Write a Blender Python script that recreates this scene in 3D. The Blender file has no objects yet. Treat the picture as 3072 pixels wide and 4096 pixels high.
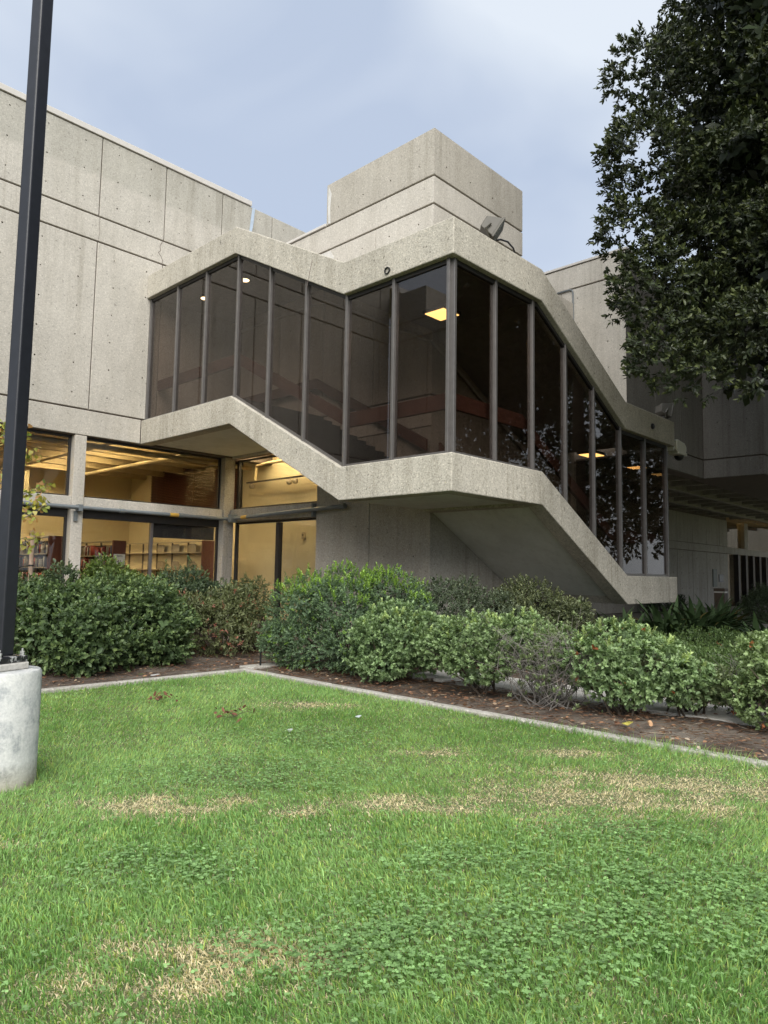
import bpy, math, random
import numpy as np
from mathutils import Vector, Matrix, Quaternion

S = bpy.context.scene
random.seed(7)
RNG = np.random.default_rng(11)
COL = S.collection

# ------------------------------------------------------------------ camera
cam = bpy.data.cameras.new("camera")
cam.sensor_fit = 'VERTICAL'
cam.sensor_height = 36.0
cam.lens = 2840.0 / 4096.0 * 36.0
cam.clip_start = 0.05
cam.clip_end = 2000.0
camo = bpy.data.objects.new("camera", cam)
COL.objects.link(camo)
cr = Vector((0.689188, -0.724383, 0.016978))
cu = Vector((-0.07428, -0.047324, 0.996114))
cf = Vector((0.720765, 0.687771, 0.086422))
m = Matrix((cr, cu, -cf)).transposed().to_4x4()
m.translation = Vector((0, 0, 1.5))
camo.matrix_world = m
S.camera = camo

# ------------------------------------------------------------------ world, sun, exposure
SUN_EL, SUN_AZ = math.radians(42), math.radians(44)      # the sun stands behind the camera, veiled by cloud
sun_dir = Vector((-math.cos(SUN_EL) * math.cos(SUN_AZ), -math.cos(SUN_EL) * math.sin(SUN_AZ), math.sin(SUN_EL)))
W = bpy.data.worlds.new("World")
S.world = W
W.use_nodes = True
nt = W.node_tree
for n in list(nt.nodes):
    nt.nodes.remove(n)
N = nt.nodes.new
out = N('ShaderNodeOutputWorld')
bg = N('ShaderNodeBackground')
bg.inputs['Strength'].default_value = 0.053
sky = N('ShaderNodeTexSky')
sky.sky_type = 'NISHITA'
sky.sun_disc = False
sky.sun_elevation = SUN_EL
sky.sun_rotation = math.atan2(sun_dir.x, sun_dir.y)
tc = N('ShaderNodeTexCoord')
mp = N('ShaderNodeMapping')
mp.inputs['Scale'].default_value = (1.0, 1.0, 1.7)
mp.inputs['Location'].default_value = (0.35, 0.1, 0.0)
no = N('ShaderNodeTexNoise')
no.inputs['Scale'].default_value = 2.2
no.inputs['Detail'].default_value = 4.0
no.inputs['Roughness'].default_value = 0.42
no.inputs['Distortion'].default_value = 0.35
ra = N('ShaderNodeValToRGB')
ra.color_ramp.elements[0].position = 0.34
ra.color_ramp.elements[0].color = (2.95, 3.42, 4.25, 1)
ra.color_ramp.elements[1].position = 0.58
ra.color_ramp.elements[1].color = (4.55, 4.9, 5.35, 1)
mx = N('ShaderNodeMixRGB')
mx.inputs['Fac'].default_value = 0.9
nt.links.new(tc.outputs['Generated'], mp.inputs['Vector'])
nt.links.new(mp.outputs['Vector'], no.inputs['Vector'])
nt.links.new(no.outputs['Fac'], ra.inputs['Fac'])
nt.links.new(sky.outputs['Color'], mx.inputs['Color1'])
nt.links.new(ra.outputs['Color'], mx.inputs['Color2'])
nt.links.new(mx.outputs['Color'], bg.inputs['Color'])
nt.links.new(bg.outputs['Background'], out.inputs['Surface'])

sl = bpy.data.lights.new("sun", 'SUN')
sl.energy = 1.5
sl.angle = math.radians(60)
sl.color = (1.0, 0.965, 0.91)
so = bpy.data.objects.new("sun", sl)
COL.objects.link(so)
so.rotation_euler = (-sun_dir).to_track_quat('-Z', 'Y').to_euler()
so.location = (0, 0, 40)

vs = S.view_settings
vs.view_transform = 'Standard'
vs.look = 'None'
vs.gamma = 1.0
vs.use_curve_mapping = False
vs.exposure = 1.82
cy = S.cycles
cy.max_bounces = 8
cy.diffuse_bounces = 4
cy.glossy_bounces = 4
cy.transparent_max_bounces = 24
cy.caustics_reflective = False
cy.caustics_refractive = False
cy.sample_clamp_indirect = 4.0
cy.use_denoising = True

# ------------------------------------------------------------------ mesh helpers
class MB:
    def __init__(s):
        s.v, s.f = [], []
    def add(s, vs_, fs):
        b = len(s.v)
        s.v += [tuple(p) for p in vs_]
        s.f += [tuple(i + b for i in f) for f in fs]
        return s
    def box(s, x0, x1, y0, y1, z0, z1):
        return s.add([(x0, y0, z0), (x1, y0, z0), (x1, y1, z0), (x0, y1, z0), (x0, y0, z1), (x1, y0, z1), (x1, y1, z1), (x0, y1, z1)],
                     [(0, 3, 2, 1), (4, 5, 6, 7), (0, 1, 5, 4), (1, 2, 6, 5), (2, 3, 7, 6), (3, 0, 4, 7)])
    def obox(s, c, ax, ay, az, hx, hy, hz):
        c, ax, ay, az = Vector(c), Vector(ax), Vector(ay), Vector(az)
        p = [c + ax * (i * hx) + ay * (j * hy) + az * (k * hz) for k in (-1, 1) for i, j in ((-1, -1), (1, -1), (1, 1), (-1, 1))]
        return s.add(p, [(0, 3, 2, 1), (4, 5, 6, 7), (0, 1, 5, 4), (1, 2, 6, 5), (2, 3, 7, 6), (3, 0, 4, 7)])
    def prism(s, poly, ext):
        """poly: list of 3-D points; ext: extrusion vector"""
        n = len(poly)
        e = Vector(ext)
        a = [Vector(p) for p in poly]
        return s.add(a + [p + e for p in a], [tuple(range(n)), tuple(range(2 * n - 1, n - 1, -1))] + [(i, i + n, (i + 1) % n + n, (i + 1) % n) for i in range(n)])
    def tube(s, pts, r, n=8, cap=True):
        pts = [Vector(p) for p in pts]
        rs = r if isinstance(r, (list, tuple)) else [r] * len(pts)
        vs_, fs = [], []
        t0 = (pts[1] - pts[0]).normalized()
        side = t0.orthogonal().normalized()
        for i, p in enumerate(pts):
            t = (pts[min(i + 1, len(pts) - 1)] - pts[max(i - 1, 0)]).normalized()
            side = (side - t * side.dot(t))
            side = side.normalized() if side.length > 1e-6 else t.orthogonal().normalized()
            up = t.cross(side)
            for k in range(n):
                a = 2 * math.pi * k / n
                vs_.append(p + side * (math.cos(a) * rs[i]) + up * (math.sin(a) * rs[i]))
        for i in range(len(pts) - 1):
            for k in range(n):
                fs.append((i * n + k, i * n + (k + 1) % n, (i + 1) * n + (k + 1) % n, (i + 1) * n + k))
        if cap:
            fs.append(tuple(range(n - 1, -1, -1)))
            fs.append(tuple((len(pts) - 1) * n + k for k in range(n)))
        return s.add(vs_, fs)
    def lathe(s, prof, c, axis=(0, 0, 1), n=24):
        """prof: list of (radius, height) along axis from c"""
        z = Vector(axis).normalized()
        x = z.orthogonal().normalized()
        y = z.cross(x)
        c = Vector(c)
        vs_, fs = [], []
        for r, h in prof:
            for k in range(n):
                a = 2 * math.pi * k / n
                vs_.append(c + z * h + x * (r * math.cos(a)) + y * (r * math.sin(a)))
        for i in range(len(prof) - 1):
            for k in range(n):
                fs.append((i * n + k, i * n + (k + 1) % n, (i + 1) * n + (k + 1) % n, (i + 1) * n + k))
        fs.append(tuple(range(n - 1, -1, -1)))
        fs.append(tuple((len(prof) - 1) * n + k for k in range(n)))
        return s.add(vs_, fs)
    def build(s, name, mat, parent=None, bevel=0, smooth=False, seg=2):
        off = wloc(parent)
        me = bpy.data.meshes.new(name)
        me.from_pydata([(a - off[0], b - off[1], c - off[2]) for a, b, c in s.v], [], s.f)
        me.materials.append(mat)
        if smooth:
            me.polygons.foreach_set('use_smooth', [True] * len(me.polygons))
            me.set_sharp_from_angle(angle=math.radians(40))
        me.update()
        o = bpy.data.objects.new(name, me)
        COL.objects.link(o)
        if parent is not None:
            o.parent = parent
        if bevel:
            b = o.modifiers.new('bevel', 'BEVEL')
            b.width, b.segments, b.limit_method, b.angle_limit = bevel, seg, 'ANGLE', math.radians(30)
        return o

def wloc(o):
    v = Vector((0, 0, 0))
    while o is not None:
        v += o.location
        o = o.parent
    return v

def tag(o, label, cat, group=None):
    o['label'] = label
    o['category'] = cat
    if group:
        o['group'] = group
    return o

def thing(name, loc, label, cat, group=None):
    o = bpy.data.objects.new(name, None)
    o.empty_display_size = 0.2
    o.location = loc
    COL.objects.link(o)
    return tag(o, label, cat, group)

def struct(o):
    o['kind'] = 'structure'
    return o

def stuff(o, label=None, cat=None):
    o['kind'] = 'stuff'
    if label:
        tag(o, label, cat)
    return o

def npmesh(name, verts, faces, mat, parent=None, colors=None):
    """verts (n,3) float, faces (k,3|4) int, optional per-vertex rgb in attribute 'lc'"""
    off = np.array(wloc(parent))
    me = bpy.data.meshes.new(name)
    n, k, c = len(verts), len(faces), faces.shape[1]
    me.vertices.add(n)
    me.vertices.foreach_set('co', (verts - off).astype(np.float32).ravel())
    me.loops.add(k * c)
    me.loops.foreach_set('vertex_index', faces.astype(np.int32).ravel())
    me.polygons.add(k)
    me.polygons.foreach_set('loop_start', np.arange(0, k * c, c, dtype=np.int32))
    me.polygons.foreach_set('loop_total', np.full(k, c, dtype=np.int32))
    me.update(calc_edges=True)
    if colors is not None:
        at = me.attributes.new('lc', 'FLOAT_COLOR', 'POINT')
        rgba = np.ones((n, 4), np.float32)
        rgba[:, :3] = colors
        at.data.foreach_set('color', rgba.ravel())
    me.materials.append(mat)
    o = bpy.data.objects.new(name, me)
    COL.objects.link(o)
    if parent is not None:
        o.parent = parent
    return o

# ------------------------------------------------------------------ materials
class NT:
    def __init__(s, name):
        s.m = bpy.data.materials.new(name)
        s.m.use_nodes = True
        s.t = s.m.node_tree
        s.p = s.t.nodes['Principled BSDF']
        s.o = s.t.nodes['Material Output']
    def n(s, typ, **kw):
        nd = s.t.nodes.new(typ)
        for k, v in kw.items():
            if k in nd.inputs:
                nd.inputs[k].default_value = v
            else:
                setattr(nd, k, v)
        return nd
    def l(s, a, b):
        s.t.links.new(a, b)
    def pos(s, scale=(1, 1, 1)):
        g = s.n('ShaderNodeNewGeometry')
        mp_ = s.n('ShaderNodeMapping')
        mp_.inputs['Scale'].default_value = scale
        s.l(g.outputs['Position'], mp_.inputs['Vector'])
        return mp_.outputs['Vector']
    def noise(s, vec, scale, detail=3, rough=0.55, dist=0.0):
        nd = s.n('ShaderNodeTexNoise')
        nd.inputs['Scale'].default_value = scale
        nd.inputs['Detail'].default_value = detail
        nd.inputs['Roughness'].default_value = rough
        nd.inputs['Distortion'].default_value = dist
        s.l(vec, nd.inputs['Vector'])
        return nd.outputs['Fac']
    def ramp(s, fac, stops):
        r = s.n('ShaderNodeValToRGB')
        e = r.color_ramp.elements
        while len(e) < len(stops):
            e.new(0.5)
        for i, (p, c) in enumerate(stops):
            e[i].position = p
            e[i].color = (*c, 1) if len(c) == 3 else c
        s.l(fac, r.inputs['Fac'])
        return r.outputs['Color']
    def mix(s, fac, a, b, mode='MIX'):
        nd = s.n('ShaderNodeMixRGB', blend_type=mode)
        for sock, v in ((nd.inputs['Fac'], fac), (nd.inputs['Color1'], a), (nd.inputs['Color2'], b)):
            if isinstance(v, (int, float)):
                sock.default_value = v
            elif isinstance(v, tuple):
                sock.default_value = (*v, 1)
            else:
                s.l(v, sock)
        return nd.outputs['Color']
    def bump(s, h, strength=0.4, dist=0.01):
        b = s.n('ShaderNodeBump')
        b.inputs['Strength'].default_value = strength
        b.inputs['Distance'].default_value = dist
        s.l(h, b.inputs['Height'])
        s.l(b.outputs['Normal'], s.p.inputs['Normal'])

def g3(v):
    return (v, v, v)

def concrete(name, base, agg=1.0, stain=1.0, top=None):
    t = NT(name)
    p = t.pos()
    # exposed aggregate: pebbles of about 1-2 cm, pale and dark, and bug holes
    vo = t.n('ShaderNodeTexVoronoi')
    vo.inputs['Scale'].default_value = 42
    t.l(p, vo.inputs['Vector'])
    peb = t.n('ShaderNodeSeparateColor')
    t.l(vo.outputs['Color'], peb.inputs['Color'])
    f1 = t.noise(p, 34, 2, 0.7)
    f2 = t.noise(p, 13, 4, 0.65)
    f3 = t.noise(p, 1.1, 5, 0.6, 0.4)
    f4 = t.noise(t.pos((1.6, 1.6, 0.22)), 1.5, 5, 0.65, 0.3)
    b = base
    c = t.ramp(f3, [(0.3, tuple(x * 0.93 for x in b)), (0.7, tuple(x * 1.05 for x in b))])
    st = t.ramp(f4, [(0.34, (0.76, 0.75, 0.72)), (0.55, (1, 1, 1))])
    c = t.mix(0.7 * stain, c, st, 'MULTIPLY')
    f5 = t.noise(t.pos((7, 7, 0.28)), 1.0, 5, 0.6, 0.2)          # rain streaks
    f6 = t.noise(p, 0.45, 3, 0.5)
    rs5 = t.ramp(f5, [(0.36, (0.70, 0.69, 0.66)), (0.5, (1, 1, 1))])
    c = t.mix(t.ramp(f6, [(0.42, g3(0)), (0.62, g3(0.75 * stain))]), c, t.mix(1.0, c, rs5, 'MULTIPLY'))
    sp = t.ramp(peb.outputs['Red'], [(0.0, g3(0.62)), (0.25, g3(0.93)), (0.75, g3(1.04)), (0.93, g3(1.12)), (1.0, g3(1.55))])
    c = t.mix(0.62 * agg, c, sp, 'MULTIPLY')
    gr = t.ramp(f1, [(0.3, g3(0.72)), (0.5, g3(1.0)), (0.75, g3(1.17))])
    c = t.mix(0.8 * agg, c, gr, 'MULTIPLY')
    ho = t.ramp(f2, [(0.31, g3(0.32)), (0.36, g3(1.0))])
    c = t.mix(min(1.0, 0.85 * agg), c, ho, 'MULTIPLY')
    if top:      # grime on the last pour below the coping, with an uneven lower edge
        sx = t.n('ShaderNodeSeparateXYZ')
        t.l(p, sx.inputs[0])
        ad = t.n('ShaderNodeMath', operation='MULTIPLY_ADD')
        ad.inputs[1].default_value = 0.35
        t.l(f4, ad.inputs[0])
        t.l(sx.outputs['Z'], ad.inputs[2])
        mr = t.n('ShaderNodeMapRange')
        mr.inputs['From Min'].default_value = top + 0.12
        mr.inputs['From Max'].default_value = top + 0.27
        t.l(ad.outputs[0], mr.inputs['Value'])
        c = t.mix(mr.outputs[0], c, t.mix(1.0, c, (0.87, 0.88, 0.87), 'MULTIPLY'))
    t.l(c, t.p.inputs['Base Color'])
    t.p.inputs['Roughness'].default_value = 0.92
    t.p.inputs['Specular IOR Level'].default_value = 0.25
    h = t.mix(0.5, vo.outputs['Distance'], f1)
    t.bump(h, 0.55 * agg, 0.012)
    return t.m

def plain(name, col, rough=0.6, metal=0.0, var=0.12, scale=6.0, spec=0.5, bump=0.0):
    t = NT(name)
    f = t.noise(t.pos(), scale, 5, 0.6)
    c = t.ramp(f, [(0.3, tuple(x * (1 - var) for x in col)), (0.7, tuple(min(1, x * (1 + var)) for x in col))])
    t.l(c, t.p.inputs['Base Color'])
    t.p.inputs['Roughness'].default_value = rough
    t.p.inputs['Metallic'].default_value = metal
    t.p.inputs['Specular IOR Level'].default_value = spec
    if bump:
        t.bump(t.noise(t.pos(), scale * 8, 3), bump, 0.004)
    return t.m

def wood(name, a, b, scale=(2, 2, 22), rough=0.5):
    t = NT(name)
    f = t.noise(t.pos(scale), 2.2, 4, 0.6, 0.6)
    t.l(t.ramp(f, [(0.3, a), (0.7, b)]), t.p.inputs['Base Color'])
    t.p.inputs['Roughness'].default_value = rough
    return t.m

def glass(name, tint, f0=0.045, rough=0.0):
    t = NT(name)
    t.t.nodes.remove(t.p)
    tr = t.n('ShaderNodeBsdfTransparent')
    tr.inputs['Color'].default_value = (*tint, 1)
    gl = t.n('ShaderNodeBsdfGlossy')
    gl.inputs['Roughness'].default_value = rough
    lw = t.n('ShaderNodeLayerWeight')
    lw.inputs['Blend'].default_value = 0.5
    pw = t.n('ShaderNodeMath', operation='POWER')
    pw.inputs[1].default_value = 5.0
    t.l(lw.outputs['Facing'], pw.inputs[0])
    ma = t.n('ShaderNodeMath', operation='MULTIPLY_ADD')
    ma.inputs[1].default_value = 1 - f0
    ma.inputs[2].default_value = f0
    t.l(pw.outputs[0], ma.inputs[0])
    ms = t.n('ShaderNodeMixShader')
    t.l(ma.outputs[0], ms.inputs[0])
    t.l(tr.outputs[0], ms.inputs[1])
    t.l(gl.outputs[0], ms.inputs[2])
    t.l(ms.outputs[0], t.o.inputs['Surface'])
    return t.m

def emit(name, col, s):
    t = NT(name)
    t.p.inputs['Base Color'].default_value = (*col, 1)
    t.p.inputs['Emission Color'].default_value = (*col, 1)
    t.p.inputs['Emission Strength'].default_value = s
    return t.m

def leafmat(name, rough=0.45, trans=0.22, spec=0.4):
    t = NT(name)
    at = t.n('ShaderNodeAttribute', attribute_name='lc')
    t.l(at.outputs['Color'], t.p.inputs['Base Color'])
    t.p.inputs['Roughness'].default_value = rough
    t.p.inputs['Specular IOR Level'].default_value = spec
    tl = t.n('ShaderNodeBsdfTranslucent')
    br = t.mix(1.0, at.outputs['Color'], (1.35, 1.45, 0.75), 'MULTIPLY')
    t.l(br, tl.inputs['Color'])
    ms = t.n('ShaderNodeMixShader')
    ms.inputs[0].default_value = trans
    t.l(t.p.outputs[0], ms.inputs[1])
    t.l(tl.outputs[0], ms.inputs[2])
    t.l(ms.outputs[0], t.o.inputs['Surface'])
    return t.m

M = dict(
    con=concrete('concrete_aggregate', (0.52, 0.487, 0.43), 0.62, 0.65),
    con_top=concrete('concrete_parapet', (0.50, 0.47, 0.415), 0.65, 0.8, 11.3),
    con_tower=concrete('concrete_tower_cap', (0.43, 0.40, 0.345), 0.75, 0.8),
    con_band=concrete('concrete_band', (0.47, 0.44, 0.375), 1.0, 0.9),
    con_dark=concrete('concrete_grimy_shaded', (0.19, 0.18, 0.165), 0.8, 1.0),  # grime, plus the tree's shade put into a darker base colour
    con_soffit=concrete('painted_soffit', (0.64, 0.65, 0.60), 0.05, 0.5),
    con_low=concrete('concrete_base', (0.40, 0.375, 0.33), 0.8, 0.8),
    core=plain('joint_filler', (0.16, 0.13, 0.115), 0.95),
    alu=plain('bronze_aluminium', (0.165, 0.155, 0.148), 0.42, 0.55, 0.1, 9),
    dark=plain('dark_frame', (0.035, 0.033, 0.033), 0.45, 0.3),
    cap=plain('metal_coping', (0.56, 0.53, 0.49), 0.5, 0.0, 0.06),
    glass=glass('tinted_glass', (0.70, 0.655, 0.625), 0.068),
    clear=glass('window_glass', (0.84, 0.84, 0.82), 0.05),
    redwood=wood('red_brown_wood', (0.078, 0.036, 0.027), (0.13, 0.062, 0.046), (2, 2, 10)),
    panelwood=wood('bookcase_wood', (0.11, 0.03, 0.018), (0.17, 0.05, 0.028), (14, 14, 2)),
    yellow=plain('cream_paint', (0.68, 0.59, 0.39), 0.8, 0, 0.05, 1.5),
    joist=plain('joist_paint', (0.46, 0.36, 0.20), 0.8),
    carpet=plain('carpet', (0.12, 0.10, 0.085), 0.95),
    shelf=plain('shelf_steel', (0.42, 0.36, 0.26), 0.5),
    upright=plain('upright_steel', (0.15, 0.12, 0.10), 0.5),
    ceil=plain('stair_ceiling', (0.30, 0.28, 0.26), 0.85),
    stairc=plain('stair_carpet', (0.05, 0.048, 0.05), 0.95),
    pipe=plain('grey_pipe', (0.16, 0.18, 0.19), 0.5, 0.2),
    whitepipe=plain('pale_pipe', (0.5, 0.49, 0.46), 0.5),
    pole=plain('black_pole_paint', (0.012, 0.013, 0.018), 0.38, 0.0, 0.2, 14, 0.5),
    beige=plain('beige_enamel', (0.075, 0.068, 0.052), 0.5, 0, 0.15),
    cream=plain('cream_enamel', (0.60, 0.58, 0.48), 0.45, 0, 0.06),
    black=plain('black_plastic', (0.012, 0.012, 0.013), 0.3),
    white=plain('white_enamel', (0.72, 0.71, 0.66), 0.4, 0, 0.05),
    paper=plain('paper', (0.75, 0.73, 0.68), 0.8, 0, 0.03),
    ink=plain('ink', (0.02, 0.02, 0.02), 0.8),
    bark=plain('bark', (0.16, 0.13, 0.10), 0.9, 0, 0.35, 14, 0.2, 0.5),
    twig=plain('grey_twig', (0.17, 0.155, 0.14), 0.9, 0, 0.25, 20, 0.2),
    darktwig=plain('dark_twig', (0.07, 0.055, 0.042), 0.9, 0, 0.25, 20, 0.2),
    stake=wood('weathered_stake', (0.30, 0.20, 0.14), (0.48, 0.36, 0.27), (8, 8, 3), 0.85),
    plaque=plain('bronze_plaque', (0.13, 0.145, 0.13), 0.5, 0.4),
    blind=wood('red_brown_slat', (0.07, 0.022, 0.014), (0.11, 0.038, 0.022), (4, 4, 20)),
    lamp_y=emit('warm_lamp', (1.0, 0.79, 0.45), 12.5),
    lamp_panel=emit('warm_panel', (1.0, 0.62, 0.20), 1.3),
    lamp_dot=emit('warm_downlight', (1.0, 0.78, 0.42), 2.6),
    leaf=leafmat('leaf'),
    leaf_gloss=leafmat('glossy_leaf', 0.42, 0.06, 0.35),
    leaf_strap=leafmat('strap_leaf', 0.6, 0.08, 0.2),
    blade=leafmat('grass_blade', 0.55, 0.4, 0.3),
    dry=leafmat('dry_leaf', 0.8, 0.1, 0.2),
)

# lens of lamps, weathered footing, ground materials
def footing_mat():
    t = NT('weathered_footing')
    p = t.pos()
    f = t.noise(t.pos((1, 1, 0.7)), 9, 9, 0.8)
    f2 = t.noise(p, 2.2, 3, 0.6)
    f3 = t.noise(p, 70, 3, 0.7)
    c = t.ramp(f, [(0.38, (0.33, 0.345, 0.345)), (0.50, (0.50, 0.505, 0.49)), (0.62, (0.58, 0.58, 0.555))])
    dark = t.ramp(f2, [(0.48, g3(0)), (0.60, g3(1))])
    c = t.mix(dark, c, t.mix(1.0, c, t.ramp(f, [(0.44, (0.66, 0.68, 0.69)), (0.56, (0.97, 0.97, 0.97))]), 'MULTIPLY'))
    c = t.mix(0.5, c, t.ramp(f3, [(0.3, g3(0.75)), (0.7, g3(1.12))]), 'MULTIPLY')
    sx = t.n('ShaderNodeSeparateXYZ')
    t.l(p, sx.inputs[0])
    ad = t.n('ShaderNodeMath', operation='MULTIPLY_ADD')
    ad.inputs[1].default_value = 0.22
    t.l(f, ad.inputs[0])
    t.l(sx.outputs['Z'], ad.inputs[2])
    lo = t.ramp(ad.outputs[0], [(0.10, (0.62, 0.55, 0.42)), (0.30, (1, 1, 1))])
    c = t.mix(1.0, c, lo, 'MULTIPLY')
    t.l(c, t.p.inputs['Base Color'])
    t.p.inputs['Roughness'].default_value = 0.9
    t.p.inputs['Specular IOR Level'].default_value = 0.2
    t.bump(f, 0.35, 0.006)
    return t.m
M['footing'] = footing_mat()

def flaked_mat():
    t = NT('flaking_black_paint')
    f = t.noise(t.pos((1, 1, 0.5)), 22, 5, 0.7)
    t.l(t.ramp(f, [(0.5, (0.012, 0.012, 0.014)), (0.56, (0.35, 0.35, 0.34))]), t.p.inputs['Base Color'])
    t.p.inputs['Roughness'].default_value = 0.35
    return t.m
M['flaked'] = flaked_mat()

def soil_mat():
    t = NT('mulch_soil')
    p = t.pos()
    f = t.noise(p, 9, 6, 0.7)
    f2 = t.noise(p, 1.2, 3, 0.6)
    f3 = t.noise(p, 60, 2, 0.7)
    c = t.ramp(f, [(0.3, (0.042, 0.030, 0.022)), (0.55, (0.088, 0.063, 0.047)), (0.75, (0.15, 0.118, 0.092))])
    c = t.mix(t.ramp(f2, [(0.45, g3(0)), (0.65, g3(1))]), c, (0.165, 0.14, 0.112))
    c = t.mix(0.6, c, t.ramp(f3, [(0.3, g3(0.5)), (0.7, g3(1.3))]), 'MULTIPLY')
    t.l(c, t.p.inputs['Base Color'])
    t.p.inputs['Roughness'].default_value = 0.95
    t.bump(f, 0.8, 0.03)
    return t.m
M['soil'] = soil_mat()

def turf_mat():
    t = NT('turf_thatch')
    p = t.pos()
    f = t.noise(p, 30, 4, 0.7)
    f2 = t.noise(p, 2, 3, 0.6)
    c = t.ramp(f, [(0.3, (0.06, 0.07, 0.03)), (0.55, (0.13, 0.14, 0.06)), (0.8, (0.27, 0.23, 0.13))])
    c = t.mix(t.ramp(f2, [(0.4, g3(0)), (0.7, g3(0.6))]), c, (0.10, 0.125, 0.045))
    t.l(c, t.p.inputs['Base Color'])
    t.p.inputs['Roughness'].default_value = 0.95
    t.bump(f, 0.6, 0.02)
    return t.m
M['turf'] = turf_mat()
M['pave'] = concrete('paving_concrete', (0.50, 0.48, 0.44), 0.5, 0.8)

M['kerb'] = concrete('kerb_concrete', (0.40, 0.38, 0.34), 0.9, 1.2)

# ------------------------------------------------------------------ ground
def sheet(name, x0, x1, y0, y1, z, mat):
    return struct(MB().add([(x0, y0, z), (x1, y0, z), (x1, y1, z), (x0, y1, z)], [(0, 1, 2, 3)]).build(name, mat))

sheet('ground', -400, 600, -400, 600, -0.02, M['turf'])
def bumpy(name, x0, x1, y0, y1, nx, ny, z, amp, mat, seed):
    r = np.random.default_rng(seed)
    X, Y = np.meshgrid(np.linspace(x0, x1, nx), np.linspace(y0, y1, ny), indexing='ij')
    Z = z + amp * (np.sin(X * 2.1 + Y * 1.3) * 0.4 + np.sin(X * 0.9 - Y * 2.7 + 1) * 0.4) + r.uniform(0, amp, X.shape)
    v = np.stack([X.ravel(), Y.ravel(), Z.ravel()], 1)
    i, j = np.meshgrid(np.arange(nx - 1), np.arange(ny - 1), indexing='ij')
    a = (i * ny + j).ravel()
    return struct(npmesh(name, v, np.stack([a, a + ny, a + ny + 1, a + 1], 1), mat))
LX1, LY1 = 6.325, 8.86
sheet('lawn', -14, LX1 + 0.02, -14, LY1 + 0.02, 0.0, M['turf'])
bumpy('planting_bed', 6.44, 24.0, -6, 18, 120, 150, 0.0, 0.03, M['soil'], 3)
bumpy('side_bed', -2.0, 6.45, 8.97, 17.4, 80, 80, 0.0, 0.03, M['soil'], 4)
def kerb(x0, x1, y0, y1, top):
    return struct(MB().box(x0, x1, y0, y1, -0.1, top).build('kerb', M['kerb'], None, 0.014))
yk = 8.84
while yk > -6:
    ln = random.uniform(1.7, 2.1)
    dk = random.uniform(-0.006, 0.006)
    kerb(6.325 + dk, 6.44 + dk, yk - ln + 0.008, yk, 0.05 + random.uniform(-0.008, 0.008))
    yk -= ln
xk = 6.44
while xk > -5:
    ln = random.uniform(1.7, 2.1)
    dk = random.uniform(-0.006, 0.006)
    kerb(xk - ln + 0.008, xk, 8.865 + dk, 8.98 + dk, 0.05 + random.uniform(-0.008, 0.008))
    xk -= ln
kerb(6.455, 8.0, 8.86, 9.16, 0.065)
for i in range(9):
    y0 = -4.9 + i * 1.32
    o = struct(MB().box(7.88, 8.78, y0, y0 + 1.305, -0.05, 0.05).build('path', M['pave'], None, 0.01))
sheet('plaza', 19.6, 60, 5.0, 12.9, 0.07, concrete('plaza_concrete', (0.30, 0.28, 0.25), 0.5, 1.0))

# ------------------------------------------------------------------ library building
bld = thing('library_building', (11.5, 17.05, 0), 'grey exposed aggregate concrete library with tower and glazed zigzag stair bay', 'building')

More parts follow.
